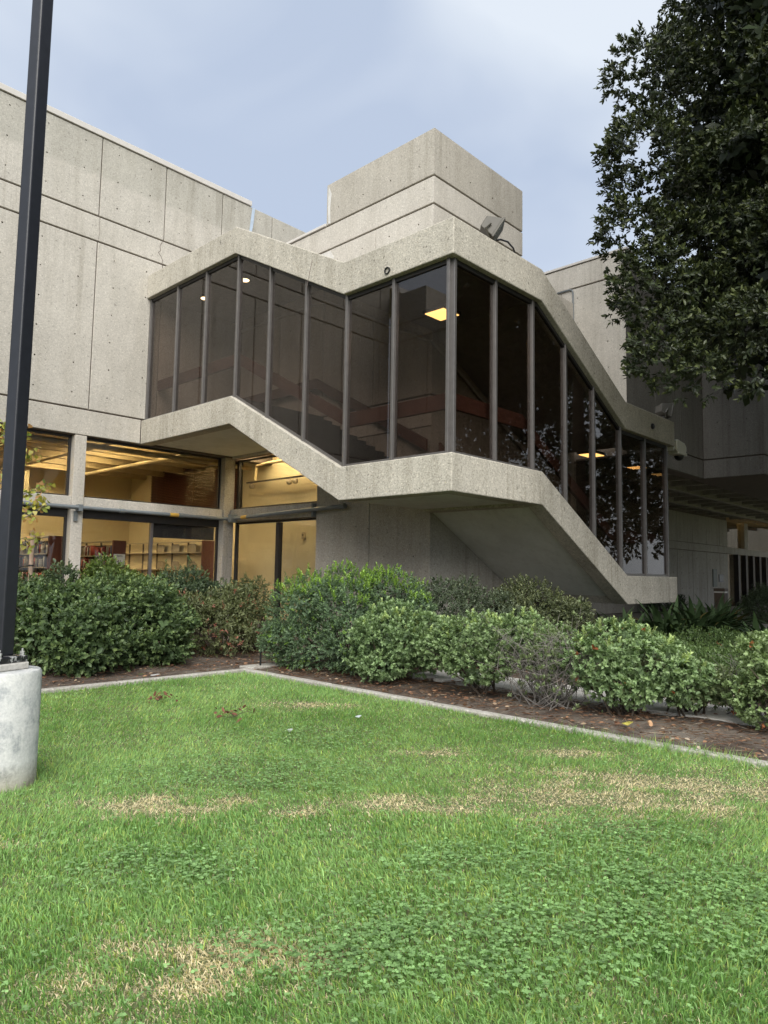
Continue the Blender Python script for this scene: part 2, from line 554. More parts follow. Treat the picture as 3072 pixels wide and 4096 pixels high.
def panel(o, U, Nn, u0, u1, z0, z1, mat, hu=(), hz=(), depth=0.05, parent=bld, name='wall_panel', gap=(0.013, 0.02), r=0.021, corner=False):
    """concrete panel, front face through o (normal Nn), spans u along U and z, with recessed form-tie holes"""
    U, Nn, o = Vector(U), Vector(Nn), Vector(o)
    u0, u1, z0, z1 = u0 + gap[0], u1 - gap[0], z0 + gap[1], z1 - gap[1]
    P = lambda u, z, d=0.0: o + U * u + Vector((0, 0, z)) - Nn * d
    mb = MB()
    flip = U.cross(Vector((0, 0, 1))).dot(Nn) < 0
    def face(pts):
        pts = [P(*q) for q in pts]
        if flip:
            pts = pts[::-1]
        mb.add(pts, [tuple(range(len(pts)))])
    c = 0.01
    a0, a1, b0, b1 = u0 + (0.0 if corner else c), u1 - c, z0 + c, z1 - c
    ub = u0 + depth if corner else u0        # mitred back edge where two walls meet at an outer corner
    uc = u0 + c if corner else u0
    for q, k in enumerate(((a0, b0, a1, b0, uc, z0, u1, z0, ub, u1), (a1, b0, a1, b1, u1, z0, u1, z1, u1, u1), (a1, b1, a0, b1, u1, z1, uc, z1, u1, ub), (a0, b1, a0, b0, uc, z1, uc, z0, ub, ub))):
        if corner and q == 3:
            continue
        face([(k[4], k[5], c), (k[6], k[7], c), (k[2], k[3], 0), (k[0], k[1], 0)])
        face([(k[8], k[5], depth), (k[9], k[7], depth), (k[6], k[7], c), (k[4], k[5], c)])
    hu = [h for h in hu if a0 + 0.06 < h < a1 - 0.06]
    hz = [h for h in hz if b0 + 0.06 < h < b1 - 0.06]
    if not hu or not hz:
        face([(a0, b0), (a1, b0), (a1, b1), (a0, b1)])
    else:
        cu_ = [a0] + [(hu[i] + hu[i + 1]) / 2 for i in range(len(hu) - 1)] + [a1]
        cz_ = [b0] + [(hz[i] + hz[i + 1]) / 2 for i in range(len(hz) - 1)] + [b1]
        for i, h in enumerate(hu):
            for j, g in enumerate(hz):
                h_, g_ = h + random.uniform(-0.012, 0.012), g + random.uniform(-0.012, 0.012)
                rr = r * random.uniform(0.75, 1.1)
                oc = [(h_ + rr * math.cos(math.pi / 4 * k), g_ + rr * math.sin(math.pi / 4 * k)) for k in range(8)]
                x0, x1, y0, y1 = cu_[i], cu_[i + 1], cz_[j], cz_[j + 1]
                face([(x1, y0), (x1, y1), oc[1], oc[0], oc[7]])
                face([(x1, y1), (x0, y1), oc[3], oc[2], oc[1]])
                face([(x0, y1), (x0, y0), oc[5], oc[4], oc[3]])
                face([(x0, y0), (x1, y0), oc[7], oc[6], oc[5]])
                for k in range(8):
                    q, w = oc[k], oc[(k + 1) % 8]
                    face([(q[0], q[1], 0), (w[0], w[1], 0), (w[0], w[1], 0.045), (q[0], q[1], 0.045)])
                face([(*q, 0.045) for q in oc])
    return mb.build(name, mat, parent)

MOD = 1.78
YA, XB, YT, XD = 17.05, 11.5, 9.62, 17.7
# wall A, facing the camera's left
AJ = [5.57 + MOD * k for k in range(-3, 5)]
AJ = [-0.27] + [a for a in AJ if a > 0] + [14.1]
HZ_T = (10.66, 11.375, 12.10)
HZ_L = (5.73, 6.445, 7.16, 7.875, 8.59, 9.30)
def ahol(a, b):
    base = [6.03 + 0.885 * k for k in range(-9, 12)]
    return [h for h in base if a < h < b]
uA, nA, oA = (1, 0, 0), (0, -1, 0), (0, YA, 0)
for a, b in zip(AJ[:-1], AJ[1:]):
    panel(oA, uA, nA, a, b, 10.29, 12.37, M['con_top'], ahol(a, b), HZ_T)
    if a < 8.9:
        panel(oA, uA, nA, a, b if b < 9.2 else 9.13, 5.36, 9.64, M['con'], ahol(a, b), HZ_L)
panel(oA, uA, nA, -0.27, 14.1, 9.64, 10.29, M['con'])
panel(oA, uA, nA, -0.27, 8.73, 4.71, 5.36, M['con'])
panel(oA, uA, nA, 9.13, 14.1, 5.36, 9.64, M['con'], ahol(9.13, 14.1), HZ_L)
MB().box(-0.27, 14.1, YA + 0.045, YA + 0.4, 4.715, 12.36).build('wall_core', M['core'], bld)
MB().box(-0.3, 11.9, YA - 0.035, YA + 0.5, 12.372, 12.52).build('coping', M['cap'], bld, 0.01)
MB().box(-3, 14.1, YA + 0.41, 30, 12.0, 12.2).build('roof', M['cap'], bld)
MB().prism([(11.93, YA - 0.004, 12.36), (12.03, YA - 0.004, 12.36), (11.99, YA - 0.004, 11.9), (11.9, YA - 0.004, 11.35), (11.83, YA - 0.004, 11.35), (11.88, YA - 0.004, 11.9)], (0, -0.004, 0)).build('sealant_patch', plain('sealant', (0.42, 0.50, 0.60), 0.6), bld)
def crack(pts, r=0.007):
    MB().tube(pts, r, 5).build('crack', M['core'], bld)
crack([(9.09, YA - 0.001, 10.27), (9.02, YA - 0.001, 10.12), (9.05, YA - 0.001, 10.0), (8.98, YA - 0.001, 9.93), (9.07, YA - 0.001, 9.84), (9.12, YA - 0.001, 9.74), (9.1, YA - 0.001, 9.66)])
crack([(7.38, YA - 0.001, 10.27), (7.36, YA - 0.001, 10.08), (7.39, YA - 0.001, 9.9), (7.36, YA - 0.001, 9.66)], 0.004)
crack([(8.719, 10.38, 7.62), (8.719, 10.44, 7.42), (8.719, 10.5, 7.2), (8.719, 10.53, 7.1)], 0.006)
MB().prism([(XB - 0.002, 13.12, 11.35), (XB - 0.002, 13.0, 11.1), (XB - 0.002, 13.05, 10.7), (XB - 0.002, 13.02, 10.33), (XB - 0.002, 13.10, 10.33), (XB - 0.002, 13.13, 10.8)], (-0.003, 0, 0)).build('mortar_patch', plain('mortar', (0.56, 0.55, 0.52), 0.9), bld)
MB().prism([(XB - 0.002, 13.35, 9.6), (XB - 0.002, 13.0, 9.6), (XB - 0.002, 12.86, 9.4), (XB - 0.002, 12.95, 9.1), (XB - 0.002, 12.8, 8.9), (XB - 0.002, 13.2, 8.8)], (-0.003, 0, 0)).build('mortar_patch', plain('mortar_b', (0.56, 0.54, 0.50), 0.9), bld)
# the wing opposite the stair, seen mirrored in the stair glass
oW, uW, nW = (-0.27, 0, 0), (0, 1, 0), (1, 0, 0)
for a, b in ((11.7, 13.5), (13.5, 15.27), (15.27, 17.03)):
    panel(oW, uW, nW, a, b, 5.36, 9.64, M['con'], [a + 0.45, a + 1.33], HZ_L)
panel(oW, uW, nW, 11.7, 17.03, 9.64, 10.29, M['con'])
panel(oW, uW, nW, 11.7, 17.03, 4.71, 5.36, M['con'])
panel(oW, uW, nW, 15.36, 17.03, 10.29, 11.42, M['con'])
panel((0, 15.36, 0), (1, 0, 0), (0, -1, 0), -3.9, -0.27, 10.31, 11.42, M['con'])
MB().box(-3.9, -0.315, 11.75, 17.0, 4.72, 10.30).build('wall_core', M['core'], bld)
MB().box(-3.9, -0.315, 15.41, 17.0, 10.301, 11.41).build('wall_core', M['core'], bld)
MB().box(-1.2, -0.9, 11.9, 12.2, 0, 4.72).build('column', M['con_low'], bld)

# tower (facing left X = XB, facing right Y = YT)
TZ = 11.41
uB, nB, oB = (0, 1, 0), (-1, 0, 0), (XB, 0, 0)
uC, nC, oC = (1, 0, 0), (0, -1, 0), (0, YT, 0)
YTE, XTE = YT + 2 * MOD, XB + 2 * MOD
th = lambda a: [a + 0.45, a + 1.33]
panel(oB, uB, nB, YT, YTE, 10.29, TZ, M['con_tower'], th(YT) + th(YT + MOD), (10.66,), gap=(0.0, 0.02), corner=True)
panel(oB, uB, nB, YT, 16.99, 9.64, 10.29, M['con'], gap=(0.0, 0.02), corner=True)
y = YT
for k in range(4):
    panel(oB, uB, nB, y, min(y + MOD, 16.99), 5.36, 9.64, M['con'], th(y), HZ_L, gap=(0.0 if k == 0 else 0.013, 0.02), corner=k == 0)
    y += MOD
panel(oB, uB, nB, YT, 16.99, 4.66, 5.36, M['con'], gap=(0.0, 0.02), corner=True)
panel(oC, uC, nC, XB, XTE, 10.29, TZ, M['con_tower'], th(XB) + th(XB + MOD), (10.66,), gap=(0.0, 0.02), corner=True)
panel(oC, uC, nC, XB, XTE, 9.64, 10.29, M['con'], gap=(0.0, 0.02), corner=True)
for k in range(4):
    a = XB + k * MOD
    b = min(a + MOD, XD - 0.02)
    panel(oC, uC, nC, a, b, 5.36, 9.64 if k < 2 else 9.2, M['con'], th(a), HZ_L, gap=(0.0 if k == 0 else 0.013, 0.02), corner=k == 0)
    panel(oC, uC, nC, a, b, 0.0, 5.36, M['con_low'], th(a), (0.45, 1.16, 1.875, 2.59, 3.3, 4.02, 4.73), gap=(0.0 if k == 0 else 0.013, 0.02), corner=k == 0)
MB().box(XB + 0.045, XTE, YT + 0.045, YTE, 4.72, TZ - 0.005).build('wall_core', M['core'], bld)
MB().box(XB + 0.045, XB + 0.4, YTE, 17.04, 4.72, 10.28).build('wall_core', M['core'], bld)
MB().box(XTE, XD - 0.02, YT + 0.045, YT + 0.35, 0.0, 9.2).build('wall_core', M['core'], bld)
MB().box(XB - 0.03, XB + 0.45, YTE + 0.01, 17.0, 10.30, 10.37).build('coping', M['cap'], bld, 0.008)
MB().box(XB + 0.4, XD, YTE, 17.04, 9.0, 9.2).build('roof', M['cap'], bld)
# tower base below the stair (left face)
for a, b in ((YT, 11.43), (11.43, 13.30)):
    panel(oB, uB, nB, a, b, 0.0, 4.66, M['con_low'], th(a), (0.45, 1.16, 1.875, 2.59, 3.3, 4.02), gap=(0.0 if a == YT else 0.013, 0.0), corner=a == YT)
MB().box(XB + 0.045, 12.6, YT + 0.045, 13.29, 0, 4.70).build('wall_core', M['core'], bld)

# wall D beside the tower and the dark upper storey over the arcade
oD = (XD, 0, 0)
for k in range(4):
    a = 8.11 + k * 1.9
    panel(oD, uB, nB, a, a + 1.9, 4.66, 9.62, M['con'], [a + 0.5, a + 1.4], HZ_L, gap=(0.0 if k == 0 else 0.013, 0.02), corner=k == 0)
panel(oD, uB, nB, 8.11, 15.71, 9.62, 10.29, M['con'], gap=(0.0, 0.02), corner=True)
MB().box(XD + 0.045, XD + 0.4, 8.16, 15.7, 4.67, 10.28).build('wall_core', M['core'], bld)
MB().box(XD - 0.03, XD + 0.45, 8.05, 15.7, 10.292, 10.36).build('coping', M['cap'], bld, 0.008)
oE = (0, 8.11, 0)
XF = 23.2
for k in range(3):
    a = XD + k * 1.835
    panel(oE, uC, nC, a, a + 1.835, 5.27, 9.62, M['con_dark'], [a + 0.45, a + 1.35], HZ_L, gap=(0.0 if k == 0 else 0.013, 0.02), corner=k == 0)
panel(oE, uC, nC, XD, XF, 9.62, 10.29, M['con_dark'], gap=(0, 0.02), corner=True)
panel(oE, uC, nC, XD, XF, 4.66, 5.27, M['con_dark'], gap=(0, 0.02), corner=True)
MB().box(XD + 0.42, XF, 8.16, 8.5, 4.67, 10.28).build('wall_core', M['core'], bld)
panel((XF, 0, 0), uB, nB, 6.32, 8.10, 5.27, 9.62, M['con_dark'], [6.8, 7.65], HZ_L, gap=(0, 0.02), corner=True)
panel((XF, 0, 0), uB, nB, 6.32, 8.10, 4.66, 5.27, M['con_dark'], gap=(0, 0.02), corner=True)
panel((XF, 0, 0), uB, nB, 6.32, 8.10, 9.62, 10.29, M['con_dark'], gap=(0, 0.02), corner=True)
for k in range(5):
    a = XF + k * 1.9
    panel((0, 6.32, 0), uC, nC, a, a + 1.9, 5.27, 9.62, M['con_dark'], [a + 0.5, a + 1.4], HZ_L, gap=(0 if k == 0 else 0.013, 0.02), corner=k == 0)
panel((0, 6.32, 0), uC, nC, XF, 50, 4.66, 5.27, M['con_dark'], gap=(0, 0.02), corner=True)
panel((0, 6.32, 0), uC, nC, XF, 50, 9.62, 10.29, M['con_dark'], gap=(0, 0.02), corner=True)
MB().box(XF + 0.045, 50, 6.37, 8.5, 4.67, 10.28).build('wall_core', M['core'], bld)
MB().box(XD + 0.4, 50, 8.5, 15.7, 9.8, 10.0).build('roof', M['cap'], bld)
# coffered arcade soffit
MB().box(XD + 0.1, 50, 8.51, 13.2, 5.25, 5.35).build('soffit', M['con_low'], bld)
for yy in (9.85, 11.55):
    MB().box(XD + 0.1, 50, yy, yy + 0.22, 4.66, 5.249).build('rib', M['con_low'], bld, 0.01)
for seg, (ya, yb) in enumerate(((8.505, 9.848), (10.072, 11.548), (11.772, 12.85))):
    for k in range(20):
        xx = XD + 1.0 + k * 1.55
        MB().box(xx, xx + 0.2, ya, yb, 4.72, 5.249).build('rib', M['con_low'], bld)
# recessed ground floor wall of the arcade
oG = (0, 12.9, 0)
GX = [XD + 0.1] + [33.3 - 1.88 * k for k in range(8, -1, -1)] + [35.2, 37.07, 38.95, 40.2]
for a, b in zip(GX[:-1], GX[1:]):
    if b - a < 0.3:
        continue
    panel(oG, uC, nC, a, b, 0.07, 2.87, M['con_low'], [a + 0.5, a + 1.4], (1.04, 1.77, 2.49), r=0.03)
    panel(oG, uC, nC, a, b, 3.22, 4.66, M['con_low'], [a + 0.5, a + 1.4], (3.9,), r=0.03)
panel((0, 12.86, 0), uC, nC, XD + 0.1, 54, 2.87, 3.22, M['con_low'], gap=(0, 0))
MB().box(XD + 0.1, 40.2, 12.945, 13.2, 0, 5.25).build('wall_core', M['core'], bld)
MB().box(42.7, 43.3, 12.8, 13.2, 3.23, 4.66).build('column', M['con_low'], bld)
MB().box(54.0, 54.3, 6.0, 17.5, 0.0, 5.2).build('end_wall', M['con_low'], bld)
fin_m = M['dark']
for xx in (41.4, 42.68, 43.94, 45.15, 46.4, 47.7):
    MB().box(xx, xx + 0.34, 12.75, 13.0, 0.07, 2.86).build('mullion', fin_m, bld)
MB().box(40.21, 54, 12.98, 12.99, 0.07, 2.86).build('pane', M['clear'], bld)
MB().box(40.21, 42.68, 12.98, 12.99, 3.23, 4.6).build('pane', M['clear'], bld)
MB().box(43.32, 54, 12.98, 12.99, 3.23, 4.6).build('pane', M['clear'], bld)
MB().box(40.21, 54, 17.5, 17.7, 0.05, 5.2).build('room_wall', M['yellow'], bld)
MB().box(40.0, 40.2, 13.21, 17.5, 0.05, 5.2).build('room_wall', M['yellow'], bld)
MB().box(40.21, 54, 13.0, 17.5, 5.2, 5.3).build('room_ceiling', M['joist'], bld)
MB().box(40.21, 54, 13.0, 17.5, -0.01, 0.05).build('room_floor', M['carpet'], bld)

# ------------------------------------------------------------------ zigzag stair bay
OX, OY = 8.72, 6.87
def prof(y):      # level drop along the left flank as a function of y (0 .. -1.9)
    return 0.0 if y >= 13.05 else (-1.90 if y <= 9.47 else -1.90 * (13.05 - y) / (13.05 - 9.47))
def prof2(x):     # along the right flank
    return -1.90 if x <= 11.43 else (-3.79 if x >= 14.95 else -1.90 - 1.89 * (x - 11.43) / (14.95 - 11.43))
SILL, HEAD = 5.33, 8.58        # sill top / fascia bottom on the upper level
def band(name, ztop, th_, mat, w=0.34, ends=(17.04, 9.0)):
    st = [(OX, ends[0], OX + w, ends[0], 0.0), (OX, 13.05, OX + w, 13.05, 0.0), (OX, 9.47, OX + w, 9.47, -1.9), (OX, OY, OX + w, OY + w, -1.9),
          (11.43, OY, 11.43, OY + w, -1.9), (14.95, OY, 14.95, OY + w, -3.79), (XD, OY, XD - w, OY + w, -3.79), (XD, ends[1], XD - w, ends[1], -3.79)]
    mb = MB()
    v, f = [], []
    for xo, yo, xi, yi, d in st:
        v += [(xo, yo, ztop + d), (xi, yi, ztop + d), (xi, yi, ztop + d - th_), (xo, yo, ztop + d - th_)]
    for i in range(len(st) - 1):
        for k in range(4):
            f.append((i * 4 + k, i * 4 + (k + 1) % 4, (i + 1) * 4 + (k + 1) % 4, (i + 1) * 4 + k))
    f += [(0, 3, 2, 1), tuple(4 * (len(st) - 1) + k for k in range(4))]
    f = [q[::-1] for q in f]
    return mb.add(v, f).build(name, mat, bld, 0.018)
fascia = band('fascia', 9.20, 0.62, M['con_band'], 0.34, (17.04, 8.1))
sill = band('sill_band', 5.33, 0.62, M['con_band'], 0.34, (17.04, 9.56))
# ceiling and floor slabs inside the bands (recessed 5 cm from the band's lower edge)
def slab(name, zt, th_, mat, inset=0.36, z2=0.0):
    x0, y0 = OX + inset, OY + inset
    mb = MB()
    def pr_(pts, ext):
        mb.prism(pts, ext)
    pr_([(x0, 17.03, zt), (x0, 13.05, zt), (x0, 9.62, zt - 1.82), (x0, 9.62, zt - 1.82 - th_), (x0, 13.05, zt - th_), (x0, 17.03, zt - th_)], (XB - 0.01 - x0, 0, 0))
    mb.add([], [])
    o = mb.build(name, mat, bld)
    mb = MB()
    mb.prism([(x0, y0, zt - 1.9), (XB - 0.01, y0, zt - 1.9), (XB - 0.01, 9.61, zt - 1.9), (x0, 9.61, zt - 1.9)], (0, 0, -th_))
    mb.build(name, mat, bld)
    mb = MB()
    mb.prism([(XB, y0, zt - 1.91), (14.95, y0, zt - 3.79), (17.33, y0, zt - 3.79), (17.33, y0, zt - 3.79 - th_), (14.95, y0, zt - 3.79 - th_), (XB, y0, zt - 1.91 - th_)], (0, 9.61 - y0, 0))
    mb.build(name, mat, bld)
slab('stair_ceiling', 8.95, 0.30, M['ceil'])
slab('stair_soffit', 5.02, 0.27, M['con_soffit'])
for xa, xb, zz in ((11.22, 11.55, 2.795),):
    MB().box(xa, xb, OY + 0.342, 9.6, zz, zz + 0.3).build('soffit_beam', M['con_band'], bld, 0.01)
MB().prism([(14.55, OY + 0.342, 1.20), (14.95, OY + 0.342, 0.925), (17.34, OY + 0.342, 0.925), (17.34, OY + 0.342, 1.2), (14.95, OY + 0.342, 1.2), (14.55, OY + 0.342, 1.4)], (0, 9.6 - OY - 0.342, 0)).build('soffit_beam', M['con_band'], bld, 0.01)
# flights: each step a part
flight = MB().box(OX + 0.4, XB - 0.03, 13.06, 17.02, 5.03, 5.34).build('stair_flight', M['stairc'], bld)
for k in range(12):
    z1 = 5.34 - 0.158 * (k + 1) + 0.0
    yb = 13.05 - 0.298 * k
    MB().box(OX + 0.42, XB - 0.03, yb - 0.298, yb, z1 - 0.34, z1).build('step', M['stairc'], flight)
MB().box(OX + 0.4, XB - 0.03, OY + 0.4, 9.46, 3.125, 3.44).build('landing', M['stairc'], flight)
for k in range(12):
    z1 = 3.44 - 0.158 * (k + 1)
    xa = 11.50 + 0.292 * k
    MB().box(xa, xa + 0.292, OY + 0.42, 9.58, z1 - 0.34, z1).build('step', M['stairc'], flight)
MB().box(15.0, 17.3, OY + 0.4, 9.58, 1.24, 1.55).build('landing', M['stairc'], flight)

# glazing
GXP, GYP = OX + 0.14, OY + 0.14
ML = [17.0, 15.65, 14.35, 13.05, 11.86, 10.66, 9.47, 8.27, 7.05]
MR = [8.90, 10.06, 11.27, 12.48, 13.65, 14.88, 16.15, 17.42]
def pane_l(y0, y1):      # y0 > y1
    ys = [y0] + [b for b in (13.05, 9.47) if y1 + 0.05 < b < y0 - 0.05] + [y1]
    lo = [(GXP, yy, SILL + prof(yy) + 0.0) for yy in ys]
    hi = [(GXP, yy, HEAD + prof(yy) + 0.0) for yy in ys]
    MB().prism(lo + hi[::-1], (0.012, 0, 0)).build('pane', M['glass'], sill)
    for a, b, up in ((lo[0], lo[-1], 1), (hi[0], hi[-1], -1)):
        h = 0.055 if up == 1 else 0.075
        q = [Vector(a), Vector(b), Vector(b) + Vector((0, 0, h * up)), Vector(a) + Vector((0, 0, h * up))]
        MB().prism([p - Vector((0.028, 0, 0)) for p in q], (0.065, 0, 0)).build('frame', M['alu'] if up == 1 else M['dark'], sill)
def pane_r(x0, x1):
    xs = [x0, x1]
    if x0 < 11.43 < x1 - 0.1:
        xs = [x0, 11.43, x1]
    if x0 < 14.95 < x1 - 0.1:
        xs = [x0, 14.95, x1]
    lo = [(xx, GYP, SILL + prof2(xx)) for xx in xs]
    hi = [(xx, GYP, HEAD + prof2(xx)) for xx in xs]
    MB().prism(lo + hi[::-1], (0, 0.012, 0)).build('pane', M['glass'], sill)
    for a, up in ((lo, 1), (hi, -1)):
        h = 0.055 if up == 1 else 0.075
        q = [Vector(p) for p in a] + [Vector(p) + Vector((0, 0, h * up)) for p in a[::-1]]
        MB().prism([p - Vector((0, 0.028, 0)) for p in q], (0, 0.065, 0)).build('frame', M['alu'] if up == 1 else M['dark'], sill)
for a, b in zip(ML[:-1], ML[1:]):
    pane_l(a - 0.02, b + 0.02)
for a, b in zip(MR[:-1], MR[1:]):
    pane_r(a + 0.02, b - 0.02)
for yy in ML:
    z0, z1 = SILL + prof(yy) - 0.03, HEAD + prof(yy) + 0.03
    MB().box(GXP - 0.055, GXP + 0.075, yy - 0.03, yy + 0.03, z0, z1).build('mullion', M['alu'], sill, 0.006)
for i, xx in enumerate(MR):
    z0, z1 = SILL + prof2(xx) - 0.03, HEAD + prof2(xx) + 0.03
    MB().box(xx - 0.03, xx + 0.03, GYP - 0.055, GYP + 0.075, z0, z1).build('mullion', M['alu'], sill, 0.006)
MB().box(XD - 0.16, XD - 0.15, 7.08, 9.5, 1.55, 4.7).build('pane', M['glass'], sill)
# weep outlet in the fascia and small emblem-like fitting near the end
MB().lathe([(0.062, -0.06), (0.062, 0.03), (0.05, 0.03), (0.05, -0.05), (0.0001, -0.05)], (OX, 8.33, 6.80), (-1, 0, 0), 20).build('drain_outlet', M['black'], fascia, 0, True)
MB().lathe([(0.07, -0.03), (0.07, 0.03), (0.05, 0.05), (0.0001, 0.05)], (16.34, OY, 5.08), (0, -1, 0), 16).build('drain_outlet', M['black'], fascia, 0, True)

# guard planks (red-brown timber) inside the glass
def sweepbar(name, path, w, h, mat, parent):
    """path: list of (outer x, outer y, inner x, inner y, ztop)"""
    v, f = [], []
    for xo, yo, xi, yi, z in path:
        v += [(xo, yo, z), (xi, yi, z), (xi, yi, z - h), (xo, yo, z - h)]
    for i in range(len(path) - 1):
        for k in range(4):
            f.append((i * 4 + k, (i + 1) * 4 + k, (i + 1) * 4 + (k + 1) % 4, i * 4 + (k + 1) % 4))
    f += [(0, 1, 2, 3), tuple(4 * (len(path) - 1) + k for k in (3, 2, 1, 0))]
    return MB().add(v, f).build(name, mat, parent, 0.006)
rail = sweepbar('guard_rail', [(9.10, 17.0, 9.17, 17.0, 6.45), (9.10, 13.35, 9.17, 13.35, 6.45), (9.10, 9.69, 9.17, 9.69, 4.52), (9.10, 7.2, 9.17, 7.27, 4.52),
                        (11.28, 7.2, 11.28, 7.27, 4.52), (14.9, 7.2, 14.9, 7.27, 2.58), (17.2, 7.2, 17.2, 7.27, 2.58)], 0.07, 0.27, M['redwood'], bld)
sweepbar('guard_rail', [(11.3, 17.0, 11.37, 17.0, 6.3), (11.3, 13.2, 11.37, 13.2, 6.3), (11.3, 9.6, 11.37, 9.6, 4.35)], 0.07, 0.25, M['redwood'], bld)
sweepbar('guard_rail', [(11.6, 9.5, 11.6, 9.43, 4.3), (14.9, 9.5, 14.9, 9.43, 2.45), (17.1, 9.5, 17.1, 9.43, 2.45)], 0.07, 0.25, M['redwood'], bld)
tp = MB().tube([(11.38, 16.9, 8.3), (11.38, 13.0, 8.25), (11.38, 9.53, 6.45), (12.1, 9.52, 6.13), (15.0, 9.52, 4.6), (15.3, 9.52, 4.5)], 0.035, 8)
tag(tp.build('sprinkler_pipe', M['whitepipe'], None, 0, True), 'pale pipe running down the stairwell wall behind the tinted glass', 'pipe')

# lamps in the stairwell (lit in the photograph)
def ceiling_panel(x, y, z, w, d, label):
    t = thing('ceiling_light', (x, y, z), label, 'ceiling light', 'square ceiling lights in the stairwell')
    MB().box(x - w / 2 - 0.03, x + w / 2 + 0.03, y - d / 2 - 0.03, y + d / 2 + 0.03, z + 0.0, z + 0.06).build('frame', M['dark'], t)
    MB().box(x - w / 2, x + w / 2, y - d / 2, y + d / 2, z - 0.012, z - 0.002).build('diffuser', M['lamp_panel'], t)
ceiling_panel(9.98, 8.12, 6.32, 0.46, 0.44, 'square amber ceiling light over the landing behind the corner mullion')
ceiling_panel(15.5, 7.99, 4.40, 0.5, 0.4, 'amber ceiling light seen through the lower right stair panes')
ceiling_panel(18.0, 7.99, 4.40, 0.4, 0.36, 'dimmer amber ceiling light near the right end of the stair glass')
for y_, lb in ((13.85, 'small round downlight in the upper stair ceiling by the tall mullion'), (15.58, 'small round downlight half hidden by a mullion, further left')):
    t = thing('downlight', (9.55, y_, 8.45), lb, 'downlight', 'round downlights in the upper stair ceiling')
    MB().lathe([(0.13, 0.06), (0.13, -0.005), (0.11, -0.005), (0.11, 0.05)], (9.55, y_, 8.45), (0, 0, 1), 20).build('trim_ring', M['dark'], t, 0, True)
    MB().lathe([(0.105, 0.0), (0.105, 0.01)], (9.55, y_, 8.44), (0, 0, 1), 20).build('lens', M['lamp_dot'], t)

# ------------------------------------------------------------------ ground floor openings of wall A and wall B
for x0, x1 in ((2.95, 3.23), (7.06, 7.34)):
    MB().box(x0, x1, YA - 0.02, YA + 0.4, 0.0, 4.708).build('column', M['con'], bld, 0.012)
MB().box(11.30, 11.64, YA - 0.03, YA + 0.35, 0.0, 4.70).build('column', M['con_low'], bld, 0.012)
for x0, x1 in ((-0.3, 2.948), (3.232, 7.058), (7.342, 11.298)):
    MB().box(x0, x1, YA + 0.02, YA + 0.36, 2.95, 3.22).build('spandrel_beam', M['con'], bld, 0.012)
    w0, w1 = x0 + 0.005, x1 - 0.005
    MB().box(w0 + 0.05, w1 - 0.05, YA + 0.22, YA + 0.232, 3.26, 4.66).build('pane', M['clear'], bld)
    for a, b, c, d in ((w0, w1, 4.655, 4.705), (w0, w1, 3.225, 3.262), (w0, w0 + 0.05, 3.263, 4.654), (w1 - 0.05, w1, 3.263, 4.654)):
        MB().box(a, b, YA + 0.19, YA + 0.26, c, d).build('window_frame', M['dark'], bld)
    MB().box(w0 + 0.05, w1 - 0.05, YA + 0.22, YA + 0.232, 0.2, 2.9).build('pane', M['clear'], bld)
    mids = [9.26] if x0 > 7 else ([5.1] if x0 > 3 else [1.3])
    for a, b, c, d in ((w0, w1, 2.72, 2.945), (w0, w1, 0.1, 0.2), (w0, w0 + 0.05, 0.21, 2.715), (w1 - 0.05, w1, 0.21, 2.715)):
        MB().box(a, b, YA + 0.19, YA + 0.26, c, d).build('window_frame', M['dark'], bld)
    for mx_ in mids:
        MB().box(mx_ - 0.035, mx_ + 0.035, YA + 0.18, YA + 0.27, 0.21, 2.715).build('mullion', M['alu'], bld)
shade_m = plain('roller_shade', (0.05, 0.047, 0.05), 0.8)
MB().box(9.32, 11.2, YA + 0.28, YA + 0.29, 2.35, 2.73).build('roller_shade', shade_m, bld)
# wall B window (13.30 .. 17.05)
MB().box(XB + 0.02, XB + 0.34, 13.31, 17.015, 2.88, 3.23).build('spandrel_beam', M['con_low'], bld, 0.012)
for z0, z1 in ((3.24, 4.655), (0.1, 2.87)):
    MB().box(XB + 0.22, XB + 0.232, 13.37, 16.95, z0 + 0.05, z1 - 0.05).build('pane', M['clear'], bld)
    for a, b, c, d in ((13.31, 17.0, z1 - 0.05, z1), (13.31, 17.0, z0, z0 + 0.05), (13.31, 13.36, z0 + 0.051, z1 - 0.051), (16.9, 17.0, z0 + 0.051, z1 - 0.051)):
        MB().box(XB + 0.19, XB + 0.26, a, b, c, d).build('window_frame', M['dark'], bld)
MB().box(XB + 0.16, XB + 0.28, 14.95, 15.09, 0.16, 2.81).build('mullion', M['dark'], bld)

# rooms behind
def room(boxes, mat, name):
    for b in boxes:
        MB().box(*b).build(name, mat, bld)
XP = 13.0
room([(-2.5, XP + 0.2, 26.0, 26.2, 0, 5.3), (-2.7, -2.5, 17.4, 26.0, 0, 5.3), (XP, XP + 0.2, 13.3, 18.55, 0.1, 5.2), (XP + 0.02, XP + 0.22, 18.56, 25.99, 0.1, 5.2)], M['yellow'], 'room_wall')
room([(XB + 0.3, XP, 13.0, 13.29, 0.1, 4.8)], M['yellow'], 'room_wall')
room([(-2.6, XP + 0.2, YA + 0.41, 26.2, 5.2, 5.3), (XB + 0.41, XP + 0.2, 13.3, YA + 0.40, 5.2, 5.3)], M['yellow'], 'room_ceiling')
room([(-2.6, XP, YA + 0.1, 26.0, 0.0, 0.1), (XB + 0.05, XP, 13.3, YA + 0.1, 0.0, 0.1)], M['carpet'], 'room_floor')
room([(8.0, 8.9, 25.0, 25.99, 0.1, 5.19)], M['yellow'], 'room_wall')
for k in range(6):
    yy = 18.0 + k * 1.35
    MB().box(-2.4, XP - 0.02, yy, yy + 0.16, 4.86, 5.195).build('joist', M['joist'], bld)
